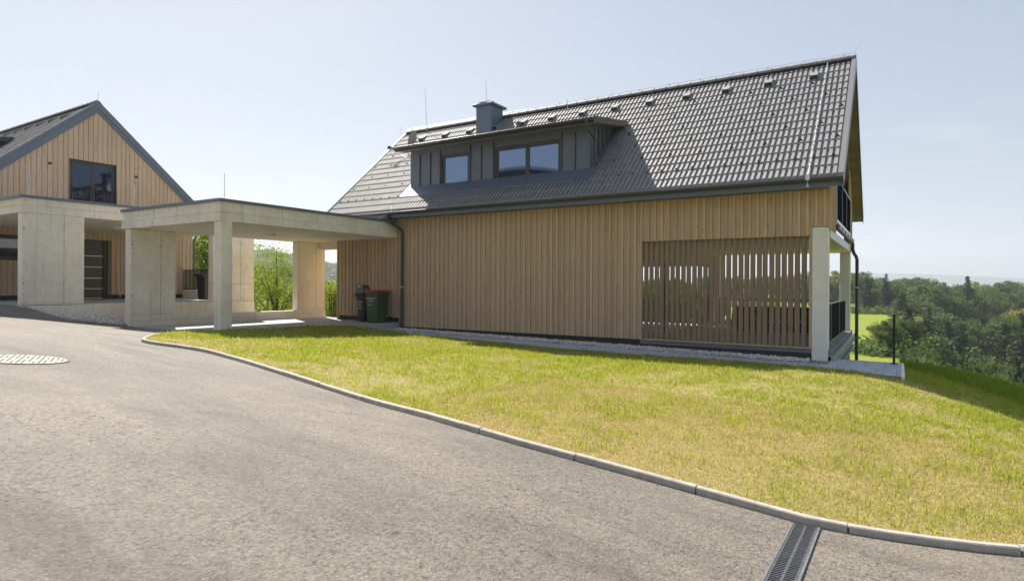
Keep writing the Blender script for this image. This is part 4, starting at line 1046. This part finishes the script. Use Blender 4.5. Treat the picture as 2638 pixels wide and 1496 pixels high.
# manhole
MH = thing('manhole_cover', 'round pale manhole cover with raised ribs in the asphalt at the left edge', 'manhole cover', (-8.87, 3.08, h1(-8.87, 3.08)))
def onh(x, y, o): return (x, y, float(hn(x, y))+o)
m = M(); r0 = .47; cxm, cym = -8.87, 3.08
def rings(m, rs):
    vs = [onh(cxm+math.cos(a)*r, cym+math.sin(a)*r, o) for r, o in rs for a in np.linspace(0, 2*math.pi, 49)[:-1]]
    m.add(vs, [(j*48+k, j*48+(k+1)%48, (j+1)*48+(k+1)%48, (j+1)*48+k) for j in range(len(rs)-1) for k in range(48)])
rings(m, [(r0,.0),(r0,.010),(r0-.012,.010),(r0-.012,.004)]); m.build('frame', manh_d, MH)
m = M(); rings(m, [(r0-.016,.004),(r0-.016,.009),(.35,.009),(.25,.009),(.15,.009),(.05,.009),(.001,.009)]); m.build('cover', manh, MH)
m = M(); dv = Vector((-.90, .436)); pv = Vector((.436, .90))
def rib(o, t0, t1, w=.012):
    n_ = 6
    for k in range(n_):
        a0_, a1_ = t0+(t1-t0)*k/n_, t0+(t1-t0)*(k+1)/n_
        q = [Vector((cxm, cym))+pv*(o+s_*w)+dv*t for s_, t in ((-1,a0_),(1,a0_),(1,a1_),(-1,a1_))]
        m.add([onh(p.x, p.y, .0105) for p in q], [(0,1,2,3)])
for i in range(-8, 9):
    o = i*.050; L = math.sqrt(max(0, (r0-.05)**2-o*o))
    if L < .08: continue
    if i % 4 == 0: rib(o, -L, L)
    elif i % 4 == 1: rib(o, -L, -.04); rib(o, .06, L*.8)
    elif i % 4 == 2: rib(o, -L*.7, L)
    else: rib(o, .0, L); rib(o, -L, -L*.5)
m.build('rib', manh_d, MH)
# drain channel
DC = thing('drain_channel', 'cast iron slotted drain channel running from the kerb across the asphalt', 'drain', (-.5175, 4.5, h1(-.5,4.5)))
m = M(); x0, x1, y0, y1 = DR
def dz(y): return float(hn((x0+x1)/2, y))
for a, b in ((x0, x0+.014), (x1-.014, x1)):
    ys = np.linspace(y0, y1, 12)
    for c, d in zip(ys[:-1], ys[1:]): m.hexa([(a,c,dz(c)-.05),(b,c,dz(c)-.05),(b,d,dz(d)-.05),(a,d,dz(d)-.05),(a,c,dz(c)+.006),(b,c,dz(c)+.006),(b,d,dz(d)+.006),(a,d,dz(d)+.006)])
m.build('frame', zinc, DC)
m = M()
m.box(x0+.014, x1-.014, y0, y1, -1.9, -1.72); m.build('trough', black, DC)
m = M(); y = y0; i = 0; xm = (x0+x1)/2; a0, a1 = x0+.016, x1-.016
while y < y1-.004:
    z = dz(y); zig = 0
    m.box(a0, a1, y, y+.0095, z-.018, z+.001)
    m.box(xm-.007+zig, xm+.007+zig, y+.0095, y+.0265, z-.016, z+.0005)
    y += .0265; i += 1
for a, b in ((a0, a0+.012), (a1-.012, a1)):
    ys = np.linspace(y0, y1, 12)
    for c, d in zip(ys[:-1], ys[1:]): m.hexa([(a,c,dz(c)-.02),(b,c,dz(c)-.02),(b,d,dz(d)-.02),(a,d,dz(d)-.02),(a,c,dz(c)+.0035),(b,c,dz(c)+.0035),(b,d,dz(d)+.0035),(a,d,dz(d)+.0035)])
m.build('grate', cast, DC)

# =================================================================== GRASS (stuff)
def inpoly(X, Y, poly):
    c = np.zeros(len(X), bool); j = len(poly)-1
    for i in range(len(poly)):
        xi, yi = poly[i]; xj, yj = poly[j]
        c ^= ((yi > Y) != (yj > Y)) & (X < (xj-xi)*(Y-yi)/(yj-yi+1e-12)+xi); j = i
    return c
def vnoise(X, Y, s, seed=0):
    r = np.random.default_rng(seed); T = r.random((64, 64)); x = X/s; y = Y/s
    i = np.floor(x).astype(int); j = np.floor(y).astype(int); fx = sstep(x-i); fy = sstep(y-j)
    g = lambda a, b: T[a % 64, b % 64]
    return (g(i,j)*(1-fx)+g(i+1,j)*fx)*(1-fy)+(g(i,j+1)*(1-fx)+g(i+1,j+1)*fx)*fy
def blades(name, X, Y, Z, L, Wd, lean, m):
    n = len(X); a = rng.uniform(0, 2*np.pi, n); f = rng.uniform(0, 2*np.pi, n)
    wx, wy = np.cos(a)*Wd/2, np.sin(a)*Wd/2; lx, ly = np.cos(f)*L*lean, np.sin(f)*L*lean
    hz = L*np.sqrt(np.maximum(.05, 1-lean**2))
    V = np.zeros((n, 5, 3)); 
    V[:,0] = np.stack([X-wx, Y-wy, Z-.01], 1); V[:,1] = np.stack([X+wx, Y+wy, Z-.01], 1)
    V[:,2] = np.stack([X-wx*.8+lx*.35, Y-wy*.8+ly*.35, Z+hz*.6], 1); V[:,3] = np.stack([X+wx*.8+lx*.35, Y+wy*.8+ly*.35, Z+hz*.6], 1)
    V[:,4] = np.stack([X+lx, Y+ly, Z+hz], 1)
    o = 5*np.arange(n)[:,None]; F = np.concatenate([o+np.array([[0,1,3]]), o+np.array([[0,3,2]]), o+np.array([[2,3,4]])], 1).reshape(-1, 3)
    return npmesh(name, V.reshape(-1, 3), F, m)
def scatter(n, x0, x1, y0, y1):
    X = rng.uniform(x0, x1, n); Y = rng.uniform(y0, y1, n); k = inpoly(X, Y, lawn_poly); return X[k], Y[k]
def lawn_blades():
    # dry thatch
    parts = [scatter(190000, -15, 4, 4.4, 14), scatter(160000, -5, 3, 4.4, 9)]
    X = np.concatenate([p[0] for p in parts]); Y = np.concatenate([p[1] for p in parts])
    k = X < .30*Y; X, Y = X[k], Y[k]
    L = rng.uniform(.015, .045, len(X)); dist = np.hypot(X, Y); Wd = .0028+.0005*dist
    tag(blades('dry_grass', X, Y, hn(X, Y)+.03, L, Wd, rng.uniform(.3, .9, len(X)), blade_dry), 'short straw coloured dry grass over the sloping lawn', 'grass', kind='stuff')
    # green tufts
    X, Y = scatter(230000, -15, 6, 4.4, 22)
    g = vnoise(X, Y, 1.5, 1)*.40+vnoise(X, Y, .38, 2)*.60
    p = .54+1.5*(g-.42)-.005*(X+6)+.018*(Y-9)
    yk = np.interp(X, [k[0] for k in KERB[6:]], [k[1] for k in KERB[6:]]); p -= .30*np.exp(-np.maximum(Y-yk, 0)/.25)
    k = (rng.random(len(X)) < p) & (X < .30*Y+.3); X, Y, g = X[k], Y[k], g[k]
    n = 4; TX = np.repeat(X, n)+rng.normal(0, .012, len(X)*n); TY = np.repeat(Y, n)+rng.normal(0, .012, len(X)*n); TG = np.repeat(g, n)
    k = inpoly(TX, TY, lawn_poly); TX, TY, TG = TX[k], TY[k], TG[k]
    L = (rng.gamma(4, .0115, len(TX))*(.55+.9*TG)).clip(.015, .13); dist = np.hypot(TX, TY); Wd = .0030+.00042*dist
    tag(blades('green_grass', TX, TY, hn(TX, TY)+.03, L, Wd, rng.uniform(.2, .9, len(TX)), blade_green), 'yellow-green grass tufts growing through the dry lawn', 'grass', kind='stuff')
    # tall unmown grass on the bank at the right
    X, Y = scatter(60000, .0, 6, 15.5, 28)
    edge = 18.4-.55*X; k = (Y > edge-rng.uniform(0, .8, len(X))) & (X < .2*Y); X, Y = X[k], Y[k]
    L = rng.uniform(.07, .24, len(X)); tag(blades('tall_grass', X, Y, hn(X, Y), L, np.full(len(X), .010), rng.uniform(.1, .7, len(X)), blade_tall), 'tall unmown grass on the bank beyond the path end', 'grass', kind='stuff')
lawn_blades()

# =================================================================== TREES
def quads(P, size, flat=0.0, drop=0.0):
    """leaf quads at points P with random orientation"""
    n = len(P); a = rng.normal(size=(n, 3)); a[:,2] *= (1-flat); a /= np.linalg.norm(a, axis=1)[:,None]+1e-9
    b = rng.normal(size=(n, 3)); b -= a*(a*b).sum(1)[:,None]; b /= np.linalg.norm(b, axis=1)[:,None]+1e-9
    s = (size*rng.uniform(.6, 1.35, n))[:,None]; a = a*s; b = b*s*.62
    V = np.stack([P-a, P-b*.9+a*.1, P+a, P+b*.9+a*.1], 1).reshape(-1, 3)
    return V, (4*np.arange(n)[:,None]+np.array([[0,1,2,3]]))
def crown_points(n, clumps, rc, cx, cz, rx, rz_, seed, shell=.55, lean=0):
    r = np.random.default_rng(seed); P = []
    d = r.normal(size=(clumps, 3)); d /= np.linalg.norm(d, axis=1)[:,None]; d[:,2] = np.where(d[:,2] < -.85, -d[:,2]*.3, d[:,2])
    rad = (shell+(1-shell)*r.random(clumps))*(1+.16*np.sin(3*np.arctan2(d[:,1], d[:,0])+seed))
    c = d*rad[:,None]*np.array([rx, rx, rz_])+np.array([0, 0, cz])
    k = n//clumps; sz = rc*r.uniform(.6, 1.3, clumps)
    off = r.normal(size=(clumps, k, 3)); off /= np.linalg.norm(off, axis=2)[...,None]; off *= (r.random((clumps, k, 1))**.45)*sz[:,None,None]; off[...,2] *= .7
    return (c[:,None]+off).reshape(-1, 3), c
def broadleaf(name, H, R_, leaf, n, clumps, leafsize, seed, trunk=.22, cb=.30):
    """returns crown and trunk meshes around origin"""
    rz_ = H*(1-cb)/2; cz = H-rz_
    P, c = crown_points(n, clumps, R_*.34, 0, cz, R_*.86, rz_*.9, seed)
    V, F = quads(P, leafsize); cr = npmesh('crown', V, F, leaf)
    m = M(); m.tube([(0,0,-.6),(.02,.01,H*.25),(-.03,.04,H*.5),(.02,0,H*.8)], [trunk*1.15,trunk*.85,trunk*.6,trunk*.15], 9)
    for i in range(0, len(c), max(1, len(c)//12)):
        p = c[i]; z0 = min(H*.6, max(H*.2, p[2]*.55)); m.tube([(0,0,z0), (p[0]*.5, p[1]*.5, z0+(p[2]-z0)*.55), tuple(p)], [trunk*.4, trunk*.22, .02], 6)
    tr = m.build('trunk', bark)
    return cr, tr
def conifer(H, R_, leaf, n, leafsize, seed, trunk=.22, droop=.25):
    r = np.random.default_rng(seed); lv = int(H*2.0); P = []
    br = []
    for i in range(lv):
        t = i/lv; z = H*(.10+.88*t); rr = R_*(1-t)**.85*r.uniform(.8, 1.1)
        for k in range(max(4, int(8*(1-t)+3))):
            a = r.uniform(0, 6.28); L = rr*r.uniform(.65, 1.15)+.12; m_ = max(3, int(n/lv/7*(1-t+.25)))
            s = r.random(m_)**.7
            x = np.cos(a)*L*s+r.normal(0, .07*L+.05, m_); y = np.sin(a)*L*s+r.normal(0, .07*L+.05, m_); zz = z-droop*L*s+.10*L*s*s+r.normal(0, .06*H/20, m_)
            P.append(np.stack([x, y, zz], 1))
            if k % 3 == 0: br.append((a, L, z))
    P = np.concatenate(P); V, F = quads(P, leafsize, .45); cr = npmesh('crown', V, F, leaf)
    m = M(); m.tube([(0,0,-.6),(0,0,H*.5),(0,0,H*.98)], [trunk, trunk*.6, .03], 8)
    for a, L, z in br: m.tube([(0,0,z), (math.cos(a)*L*.8, math.sin(a)*L*.8, z-droop*L*.7)], [.05, .015], 5)
    return cr, m.build('trunk', bark)
def plant_tree(src, label, x, y, z, s, rot, name, cat='tree', group=None, first=False):
    T = thing(name, label, cat, (x, y, z), group); T.rotation_euler = (0, 0, rot); T.scale = (s[0], s[0], s[1])
    for o in src:
        if first: o.parent = T
        else:
            c = o.copy(); C.objects.link(c); c.parent = T
    return T
# near trees seen through and beside the carports
near_defs = [
 ('loose grey-green tree growing right behind the opening of the right carport', -28.6, 21.4, -4.6, 6.9, 2.5, 15000, .050, 3),
 ('dense bright green tree behind the railing at the left house corner', -34.0, 20.5, -3.2, 7.4, 2.9, 16000, .075, 4),
 ('yellow-green tree standing behind the left edge of the opening of the right carport', -35.0, 25.5, -5.5, 7.0, 3.0, 12000, .08, 5),
 ('leafy tree behind the bar railing beside the timber wall', -24.3, 21.6, -4.2, 4.6, 1.8, 9000, .055, 6),
 ('rounded green tree behind the back panel of the right carport', -27.0, 24.5, -5.2, 5.6, 2.4, 9000, .07, 8),
]
for lab, x, y, z, H, Rr, n, lsz, sd in near_defs:
    src = broadleaf('t', H, Rr, leaf_near if sd != 3 else leaf_near, n, 70, lsz, sd, trunk=.11, cb=.12)
    plant_tree(src, lab, x, y, z, (1, 1), 0, 'leafy_tree', 'tree', None, True)

# forest variants
var = {
 'oak': broadleaf('t', 14, 6.2, leaf_b, 11000, 75, .27, 11, .35, .03), 'oak_light': broadleaf('t', 13, 5.6, leaf_a, 11000, 70, .26, 12, .33, .03),
 'maple': broadleaf('t', 15, 5.2, leaf_a, 10000, 60, .26, 13, .33, .04), 'lime': broadleaf('t', 12, 5.0, leaf_c, 9500, 55, .26, 14, .3, .03),
 'spruce': conifer(21, 4.0, leaf_k, 12000, .27, 15), 'spruce_wide': conifer(18, 4.8, leaf_k, 12000, .28, 16), 'larch': conifer(19, 3.8, leaf_l, 10000, .26, 17, droop=.35)}
names = {'oak': ('broadleaf_tree', 'dark broadleaf tree with rounded crown in the wood beyond the meadow'), 'oak_light': ('broadleaf_tree', 'mid green broadleaf tree in the wood beyond the meadow'),
 'maple': ('broadleaf_tree', 'tall oval green broadleaf tree in the wood beyond the meadow'), 'lime': ('broadleaf_tree', 'pale yellow-green broadleaf tree in the wood beyond the meadow'),
 'spruce': ('spruce_tree', 'tall narrow dark spruce in the wood on the right slope'), 'spruce_wide': ('spruce_tree', 'broad dark spruce in the wood on the right slope'), 'larch': ('larch_tree', 'pale olive larch among the dark spruces on the right slope')}
used = set(); FOREST = []
HT = {'oak':14,'oak_light':13,'maple':15,'lime':12,'spruce':21,'spruce_wide':18,'larch':19}
def forest(kind, u, Y, sc=1.0, sz=1.0, row='front rank', reach=False):
    """u = X/Y bearing, Y distance; crowns keep to the gentle skyline of the wood"""
    x = u*Y; z = h1(x, Y)-.4; nm, lab = names[kind]
    lim = float(np.interp(u, [-.2,-.03,.02,.06,.13], [.016,.026,.015,.010,.011]))+rf.uniform(-.004, .004)
    if u > -.04: lim = min(lim, float(np.interp(Y, [70,85,100,125,165,205,262], [-.115,-.085,-.066,-.042,-.018,.003,.010]))+rf.uniform(-.007, .007)+(.006 if u < .04 else 0))
    if 'spruce' in kind: lim += .010
    sz = float(np.clip((lim*Y-z)/HT[kind], .35, 1.45)); sc *= min(1, .45+.55*sz)
    f = kind not in used; used.add(kind)
    FOREST.append((u, kind, row, plant_tree(var[kind], lab, x, Y, z, (sc, sz), rf.uniform(0, 6.28), nm, 'tree', None, f)))
ORD = ['first','second','third','fourth','fifth','sixth','seventh','eighth','ninth','tenth','eleventh','twelfth','thirteenth','fourteenth','fifteenth','sixteenth','seventeenth','eighteenth','nineteenth','twentieth']+['last']*20
SHORT = {'oak':'dark round broadleaf tree','oak_light':'mid green round broadleaf tree','maple':'tall oval broadleaf tree','lime':'pale yellow-green broadleaf tree','spruce':'narrow dark spruce','spruce_wide':'broad dark spruce','larch':'pale olive larch'}
def label_forest():
    for row in sorted({f[2] for f in FOREST}):
        for kind in names:
            L = sorted([f for f in FOREST if f[2] == row and f[1] == kind], key=lambda f: f[0])
            for n_, f in enumerate(L):
                o = f[3]; o['group'] = SHORT[kind]+'s of the wood'
                o['label'] = SHORT[kind]+', '+(ORD[n_]+' from left ' if len(L) > 1 else '')+'in the '+row
rf = random.Random(5)
# skyline row on the far side of the meadow
for i in range(34):
    u = -.17+.0125*i+rf.uniform(-.004, .004)
    forest(rf.choice(['oak','oak_light','maple','oak','lime']), u, 262+rf.uniform(-18, 26), rf.uniform(.85, 1.2), 1, 'skyline row beyond the meadow', True)
# ranks stepping down the ravine
def rank(Y, dy, u0, u1, du, kinds, row, sc):
    u = u0
    while u < u1:
        forest(rf.choice(kinds), u+rf.uniform(-.3, .3)*du, Y+rf.uniform(-dy, dy), sc*rf.uniform(.85, 1.2), 1, row); u += du
rank(205, 9, -.052, .27, .0125, ['oak','oak_light','maple','oak','spruce','lime'], 'second rank below the skyline', 1.0)
rank(166, 9, .002, .25, .0150, ['oak','oak_light','maple','spruce','spruce_wide'], 'third rank of the wood', 1.05)
rank(128, 8, .018, .24, .0165, ['spruce','spruce_wide','spruce','larch','oak_light','lime'], 'middle conifer stand', 1.0)
rank(101, 6, .014, .22, .0180, ['spruce_wide','oak_light','spruce','oak','larch'], 'lower wooded slope', .85)
rank(80, 4, .020, .165, .0220, ['oak','maple','oak_light','spruce'], 'nearest rank below the bank', .60)
forest('oak_light', -.016, 86, .56, 1, 'meadow edge'); forest('oak', .004, 92, .55, 1, 'meadow edge')
# trees closing the view through the porch and behind the left gap
for u, Y, k, a, b in ((-.34,230,'oak',1.1,1),(-.30,235,'maple',1.1,1),(-.26,228,'oak_light',1.2,1),(-.22,236,'oak',1.1,1.05),(-.19,230,'lime',1,1),(-.105,205,'oak_light',1.1,.95),(-.125,208,'oak',1.1,.9)):
    forest(k, u, Y, a, b, 'tree line seen behind the porch')
# nearer trees behind the house, seen through the porch glazing
for u, Y, k, a, b in ((-.50,44,'oak_light',.5,.5),(-.46,47,'maple',.5,.5),(-.42,43,'lime',.5,.5),(-.385,46,'oak_light',.5,.5),(-.35,48,'oak',.5,.5),(-.315,45,'oak_light',.5,.5),(-.28,50,'maple',.45,.45),(-.245,56,'lime',.45,.42)):
    forest(k, u, Y, a, b, 'belt behind the porch glazing')
label_forest()

# =================================================================== DISTANT HILLS
def ridge_hill(name, ang0, ang1, dist, depth, prof, m, n=90, nb=14):
    """hill band: ang measured as X/Y bearing; prof(u) crest height"""
    us = np.linspace(ang0, ang1, n); V = []
    for j in range(nb):
        t = j/(nb-1)
        for u in us:
            a = math.atan(u); d = dist+depth*t; zc = prof(u)*math.sin(min(1, t*1.35)*math.pi/2)*(1-.35*max(0, t-.75)/.25) if True else 0
            V.append((math.sin(a)*d, math.cos(a)*d, -14+zc+6*math.sin(u*37+t*5)*t))
    idx = np.arange(n*nb).reshape(nb, n); F = np.stack([idx[:-1,:-1], idx[:-1,1:], idx[1:,1:], idx[1:,:-1]], -1).reshape(-1, 4)
    return tag(npmesh(name, np.array(V), F, m, smooth=True), kind='structure'), np.array(V).reshape(nb, n, 3)
hl, HV = ridge_hill('hills', -2.6, -.55, 620, 520, lambda u: 50+8*math.sin(u*9) if u < -1.35 else max(8, 50+8*math.sin(-1.35*9)-75*(u+1.35)), hill_m)
# woodland on that hill, one far mass
def wood_mass(HV, n, rmin, rmax, seed, t0=.05, t1=1):
    r = np.random.default_rng(seed); nb, nn, _ = HV.shape
    a = r.uniform(t0, t1, n)*(nb-1.001); b = r.uniform(0, nn-1.001, n); i = a.astype(int); j = b.astype(int); fa = (a-i)[:,None]; fb = (b-j)[:,None]
    P = (HV[i,j]*(1-fb)+HV[i,j+1]*fb)*(1-fa)+(HV[i+1,j]*(1-fb)+HV[i+1,j+1]*fb)*fa
    k = 60; rad = r.uniform(rmin, rmax, n)
    off = r.normal(size=(n, k, 3)); off /= np.linalg.norm(off, axis=2)[...,None]; off *= (r.random((n, k, 1))**.3)*rad[:,None,None]; off[...,2] = off[...,2]*.85+rad[:,None]*.7
    return (P[:,None]+off).reshape(-1, 3)
P = wood_mass(HV, 3600, 5, 9, 3)
V, F = quads(P, 1.9); fw = leaf_mat('far_wood_leaf', (.09,.13,.045), (.16,.20,.07), .15)
tag(npmesh('far_wood', V, F, fw), 'wooded hillside fading into haze beyond the carports', 'woodland', kind='stuff')
# blue mountains on the right horizon
mt, MV = ridge_hill('hills', -.8, .6, 4300, 900, lambda u: 82+24*math.sin(u*9+2.2)+10*math.sin(u*23+1), hill_m, 120, 8)
# undergrowth closing the floor of the ravine
def undergrowth():
    n = 14000; u = rng.uniform(.0, .20, n); Y = rng.uniform(75, 215, n); X = u*Y; k = (u > .02+.0*Y) & ((u > .045) | (Y > 60)); k &= ~((Y > 150) & (u < .012))
    X, Y = X[k], Y[k]
    e = 2600; u2 = rng.uniform(-.36, .01, e); Y2_ = rng.uniform(247, 262, e); u3 = rng.uniform(-.055, .03, 900); Y3 = rng.uniform(190, 200, 900); a_ = rng.uniform(0, 6.28, 160)
    X = np.concatenate([X, u2*Y2_, u3*Y3, -.016*86+2.6*np.cos(a_)*rng.random(160)**.5, .004*92+2.8*np.cos(a_)]); Y = np.concatenate([Y, Y2_, Y3, 86+2.2*np.sin(a_), 92+2.2*np.sin(a_)])
    Z = hall(X, Y); c = np.stack([X, Y, Z], 1); m_ = 9
    off = rng.normal(size=(len(c), m_, 3))*np.array([1.0, 1.0, .7]); off[...,2] = np.abs(off[...,2])
    V, F = quads((c[:,None]+off).reshape(-1, 3), .30); tag(npmesh('undergrowth', V, F, leaf_a), 'bushy undergrowth between the trees of the ravine', 'undergrowth', kind='stuff')
undergrowth()

# =================================================================== HAZE
m = M(); m.box(-6600, 6600, -6600, 6900, -60, 330)
hz = bpy.data.materials.new('haze'); hz.use_nodes = True; t = hz.node_tree; t.nodes.clear()
pv_ = t.nodes.new('ShaderNodeVolumePrincipled'); pv_.inputs['Color'].default_value = (.86,.93,1,1); pv_.inputs['Density'].default_value = .00032; pv_.inputs['Anisotropy'].default_value = .25
o_ = t.nodes.new('ShaderNodeOutputMaterial'); t.links.new(pv_.outputs[0], o_.inputs['Volume'])
tag(m.build('haze', hz), 'thin summer haze over the valley', 'haze', kind='stuff')
